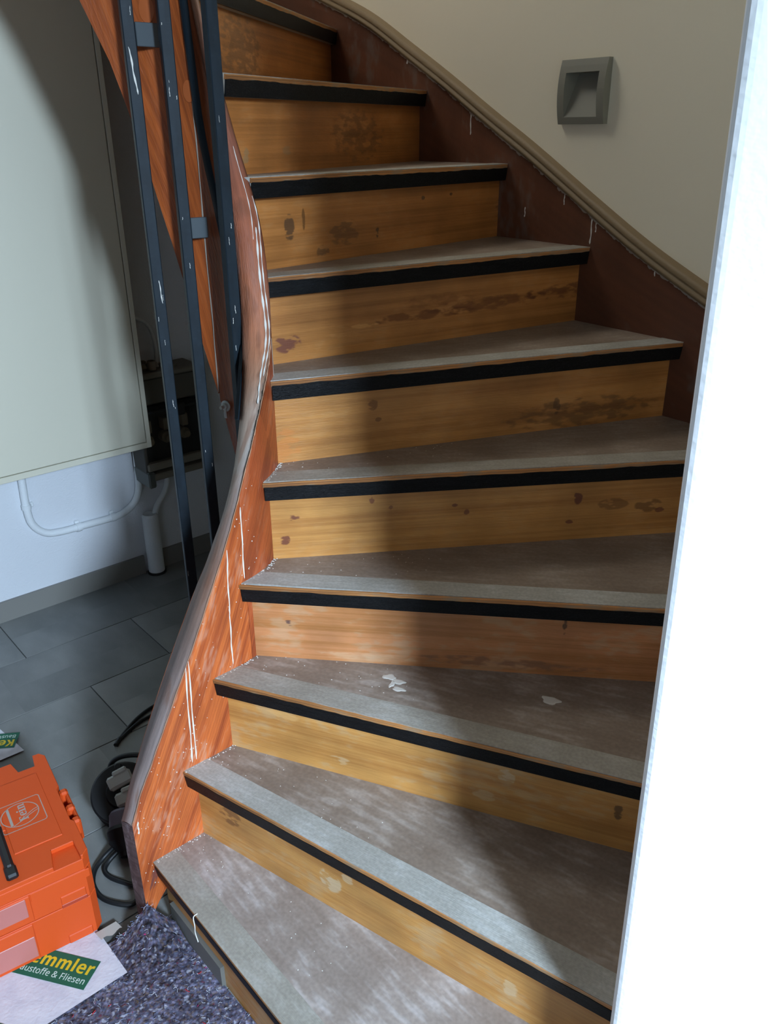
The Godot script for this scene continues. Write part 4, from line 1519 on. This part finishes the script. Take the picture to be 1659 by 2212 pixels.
func build_floor_things() -> void:
	# felt under the paper, its corner against the foot of the string
	var felt := thing("painters_felt", "purple-grey recycled felt painter's mat on the floor in front of the lowest step", "felt mat", Vector3(-.505, 0, -1.262))
	var tip := Vector2(-.479, -1.190)
	var left := func(c: float) -> Vector2: return tip.lerp(Vector2(-.577, -1.166), c / .2) if c < .2 else Vector2(-.577, -1.166).lerp(Vector2(-.74, -.72), (c - .2) / .8)
	var spot := func(a: float, c: float) -> Vector2:
		var e := tip.lerp(Vector2(-.432, -1.203), a / .1) if a < .1 else Vector2(-.432, -1.203) + Vector2(.60, .626) * (a - .1) / .9
		return left.call(c) + (e - tip)
	var hf := func(a: float, c: float) -> float:
		var lift := maxf(0.0, 1.0 - spot.call(a, c).distance_to(tip) / .088)
		return .0042 + .0012 * (1.0 + sin(a * 23.0 + c * 9.0) * sin(c * 17.0)) + .088 * pow(lift, 1.6)
	var st := mb()
	var P := []
	var N := []
	var U := []
	for i in 81:
		var p := []
		var n := []
		var u := []
		for j in 61:
			var a := i / 80.0
			var c := j / 60.0
			var wob := Vector2(.002 * sin(c * 31.0), 0) if i == 0 else Vector2.ZERO
			var q: Vector2 = spot.call(a, c) + wob
			p.append(v3(q, hf.call(a, c)) - felt.position)
			n.append(Vector3(.12 * sin(a * 23.0 + 1.3), 1, .12 * cos(c * 17.0)).normalized())
			u.append(q * 1.7)
		P.append(p)
		N.append(n)
		U.append(u)
	sheet(st, P, N, U)
	obj("mat", st, M.felt, felt)
	# loose fibres standing out of the felt
	var fcols := [lin(196, 198, 210), lin(150, 156, 178), lin(92, 104, 136), lin(178, 50, 60), lin(206, 60, 130), lin(60, 54, 66), lin(134, 110, 84)]
	var counts := [420, 320, 260, 26, 8, 320, 90]
	for c in fcols.size():
		st = mb()
		for i in counts[c]:
			var a := rng.randf_range(.0, .62)
			var e := rng.randf_range(.0, .85)
			var q := v3(spot.call(a, e), float(hf.call(a, e)) + .0006) - felt.position
			var w := rng.randf() * TAU
			var dd := Vector3(cos(w), 0, sin(w))
			var bend := dd.rotated(Vector3.UP, rng.randf_range(-1.3, 1.3))
			var ln := rng.randf_range(.003, .011)
			var r := rng.randf_range(.0003, .0007) * (1.6 if c == 3 or c == 4 else 1.0)
			tube(st, [q, q + dd * ln * .5 + Vector3.UP * rng.randf_range(.0004, .002), q + dd * ln * .5 + bend * ln * .5 + Vector3.UP * rng.randf_range(-.0002, .0015)], r, 4, false)
		var fo := obj("fibres", st, mat(fcols[c], .95), felt)
		fo.set_meta("kind", "stuff")
	# sheets of wrapping paper
	var pd := Vector2(.761, .649).normalized()
	var s1 := thing("paper_sheet", "white paper sheet with a green printed field, under the orange tool case on the felt", "paper", v3(Vector2(-.65, -1.05), 0))
	var r1 := Vector2(-.506, -1.105)
	var e1 := Vector2(-.579, -1.184) - r1
	var e2 := Vector2(-.62, -1.006) - r1
	st = mb()
	P = []
	curled_sheet(st, r1 - v2(s1), e1.normalized() * .34, e2.normalized() * .62, 16, 20, func(a, c): return .0088 + .0006 * sin(a * 11.0 + c * 7.0) * (1.0 if a < .25 else .3))
	obj("sheet", st, M.paper, s1)
	var dir1 := (Vector2(-.578, -1.071) - Vector2(-.736, -1.111)).normalized()
	print_label(s1, Vector2(-.652, -1.118) - v2(s1), dir1, .0099, .165, .062)
	print_label(s1, Vector2(-.764, -.985) - v2(s1), dir1, .0099, .165, .062)
	var s2 := thing("paper_sheet", "white paper corner with an upside-down green printed field, behind the orange tool case", "paper", v3(Vector2(-1.06, -1.73), 0))
	var r2 := Vector2(-.962, -1.755)
	st = mb()
	curled_sheet(st, r2 - v2(s2), (Vector2(-1.063, -1.843) - r2).normalized() * .30, (Vector2(-1.01, -1.715) - r2).normalized() * .42, 10, 12, func(a, c): return .004 + .001 * sin(a * 9.0 + c * 5.0))
	obj("sheet", st, M.paper, s2)
	var d2 := Vector2(-.93, .12).normalized()
	print_label(s2, Vector2(-1.078, -1.785) - v2(s2), d2, .0058, .165, .062)
	# black cable reel behind the foot of the string
	var reel := thing("cable_reel", "black cable reel with two pale grey socket caps, half hidden by the stair foot", "cable reel", Vector3(-.620, 0, -1.512))
	reel.scale = Vector3.ONE * .68
	var tilt := Basis(Vector3.UP, 0.25) * Basis(Vector3.RIGHT, .62)
	var rx := Transform3D(tilt, Vector3(.0, .118, .0))
	st = mb()
	lathe(st, rx, [Vector2(.0, .030), Vector2(.050, .030), Vector2(.053, .026), Vector2(.055, .020), Vector2(.100, .018), Vector2(.106, .014), Vector2(.106, .006), Vector2(.100, .004), Vector2(.0, .004)], 48)
	obj("front_flange", st, M.rubber, reel)
	st = mb()
	lathe(st, rx, [Vector2(.062, .005), Vector2(.062, -.075)], 32)
	lathe(st, rx, [Vector2(.0, -.074), Vector2(.100, -.076), Vector2(.106, -.082), Vector2(.104, -.090), Vector2(.0, -.092)], 48)
	obj("drum", st, M.rubber, reel)
	st = mb()
	var coil := []
	for i in 240:
		var w := i * .21
		coil.append(rx * Vector3(cos(w) * (.068 + .006 * sin(i * .011)), -.008 - .06 * absf(fmod(i / 90.0, 2.0) - 1.0), sin(w) * (.068 + .006 * sin(i * .011))))
	tube(st, coil, .0052, 7)
	obj("wound_cable", st, M.rubber, reel)
	for q in [[Vector2(-.004, -.036), 0.35], [Vector2(.020, .026), 0.25]]:
		st = mb()
		var px := rx * Transform3D(Basis(Vector3.UP, q[1]), Vector3(q[0].x, .030, q[0].y))
		at_box(st, px, Vector3(-.040, 0, -.024), Vector3(.044, .030, .024), .008)
		at_box(st, px, Vector3(-.014, .022, -.034), Vector3(.036, .034, -.014), .005)
		obj("socket_cap", st, M.plug, reel)
	st = mb()
	var knob := rx * Transform3D(Basis(), Vector3(-.006, .018, -.082))
	lathe(st, knob, [Vector2(.012, 0), Vector2(.012, .034), Vector2(.010, .037), Vector2(0, .037)], 20)
	obj("crank_knob", st, M.rubber, reel)
	st = mb()
	var arch := [Vector3(-.075, .03, -.06), Vector3(-.07, .13, -.085), Vector3(-.058, .172, -.095), Vector3(-.02, .195, -.10), Vector3(.04, .200, -.10), Vector3(.085, .185, -.09), Vector3(.10, .12, -.07), Vector3(.10, .006, -.05)]
	tube(st, smooth_path(arch, 8), .009, 12)
	tube(st, smooth_path([Vector3(-.075, .03, -.06), Vector3(-.05, .010, .02), Vector3(.0, .009, .05), Vector3(.06, .009, .03), Vector3(.10, .008, -.05)], 8), .009, 12)
	obj("tubular_frame", st, M.rubber, reel)
	st = mb()
	var lb := rx * Transform3D(Basis(), Vector3(.0, .0192, .078))
	at_box(st, lb, Vector3(-.034, -.0005, -.013), Vector3(.05, .0006, .013), .0003)
	obj("sticker", st, M.plug, reel)
	# plug connector with grey flap in front of it
	var con := thing("cable_connector", "black rubber cable coupling with a lilac-grey cap, lying in front of the cable reel", "connector", Vector3(-.597, 0, -1.43))
	st = mb()
	var cxf := Transform3D(Basis(Vector3.UP, .25) * Basis(Vector3.RIGHT, -1.05), Vector3(0, .044, 0))
	lathe(st, cxf, [Vector2(0, -.056), Vector2(.012, -.056), Vector2(.016, -.046), Vector2(.036, -.022), Vector2(.040, .0), Vector2(.038, .008), Vector2(0, .008)], 28)
	obj("body", st, M.rubber, con)
	st = mb()
	lathe(st, cxf, [Vector2(.034, .006), Vector2(.034, .040), Vector2(.030, .046), Vector2(0, .047)], 28)
	obj("cap", st, mat(lin(112, 108, 124), .45), con)
	# loops of cable
	var cab := thing("loose_cable", "loops of black cable on the floor between orange case and stair foot", "cable", Vector3(-.60, 0, -1.32))
	st = mb()
	tube(st, smooth_path([Vector3(-.612, .030, -1.405), Vector3(-.637, .012, -1.385), Vector3(-.648, .0065, -1.355), Vector3(-.640, .006, -1.318), Vector3(-.613, .006, -1.284), Vector3(-.578, .006, -1.268), Vector3(-.540, .006, -1.266), Vector3(-.525, .006, -1.30)].map(func(p): return p - cab.position), 8), .0055, 10)
	tube(st, smooth_path([Vector3(-.600, .025, -1.40), Vector3(-.622, .011, -1.378), Vector3(-.626, .0065, -1.355), Vector3(-.608, .006, -1.336), Vector3(-.575, .006, -1.322), Vector3(-.545, .006, -1.316), Vector3(-.515, .006, -1.34), Vector3(-.50, .006, -1.40)].map(func(p): return p - cab.position), 8), .0055, 10)
	obj("cable", st, M.rubber, cab)
	var cb2 := thing("cable_end", "free end of black twin cable lying on the floor tiles above the reel", "cable", Vector3(-.68, 0, -1.88))
	st = mb()
	tube(st, smooth_path([Vector3(-.722, .0045, -1.785), Vector3(-.712, .005, -1.83), Vector3(-.695, .005, -1.885), Vector3(-.665, .005, -1.935), Vector3(-.62, .005, -1.975), Vector3(-.56, .005, -2.0)].map(func(p): return p - cb2.position), 8), .0048, 10)
	tube(st, smooth_path([Vector3(-.7205, .0045, -1.79), Vector3(-.702, .005, -1.835), Vector3(-.682, .005, -1.872), Vector3(-.650, .005, -1.902), Vector3(-.60, .005, -1.93), Vector3(-.55, .005, -1.94)].map(func(p): return p - cb2.position), 8), .0048, 10)
	tube(st, [Vector3(-.723, .0045, -1.772) - cb2.position, Vector3(-.7195, .0045, -1.80) - cb2.position], .0062, 10)
	obj("cable", st, M.rubber, cb2)
	# scraps: a bit of clear tape at the case's corner, a thread over the lowest nosing
	var tape := thing("tape_scrap", "crumpled scrap of pale packing tape at the corner of the orange case", "tape", Vector3(-.572, .0, -1.20))
	st = mb()
	curled_sheet(st, Vector2(-.022, .012), Vector2(.034, -.028), Vector2(.018, .016), 8, 4, func(a, c): return .0145 + .004 * sin(a * 9.0) * c)
	obj("tape", st, mat(lin(186, 180, 172), .35), tape)
	var th := thing("thread", "pale thread hanging over the nosing of the lowest step", "thread", v3(Vector2(-.353, -1.09), hs(1)))
	st = mb()
	var tn := step_line(1, 0.0)
	var fd := -tdir(1)
	var q0: Vector2 = tn[1] + ndir(1) * .165
	tube(st, smooth_path([v3(q0 - fd * .004, hs(1) + .001), v3(q0 + fd * .0045, hs(1) - .002), v3(q0 + fd * .006 + ndir(1) * .004, hs(1) - .02), v3(q0 + fd * .006 + ndir(1) * .002, hs(1) - .04), v3(q0 + fd * .005 + ndir(1) * .007, hs(1) - .06)].map(func(p): return p - th.position), 6), .0011, 6)
	obj("strand", st, M.paint, th)

func v2(o: Node3D) -> Vector2:
	return Vector2(o.position.x, o.position.z)
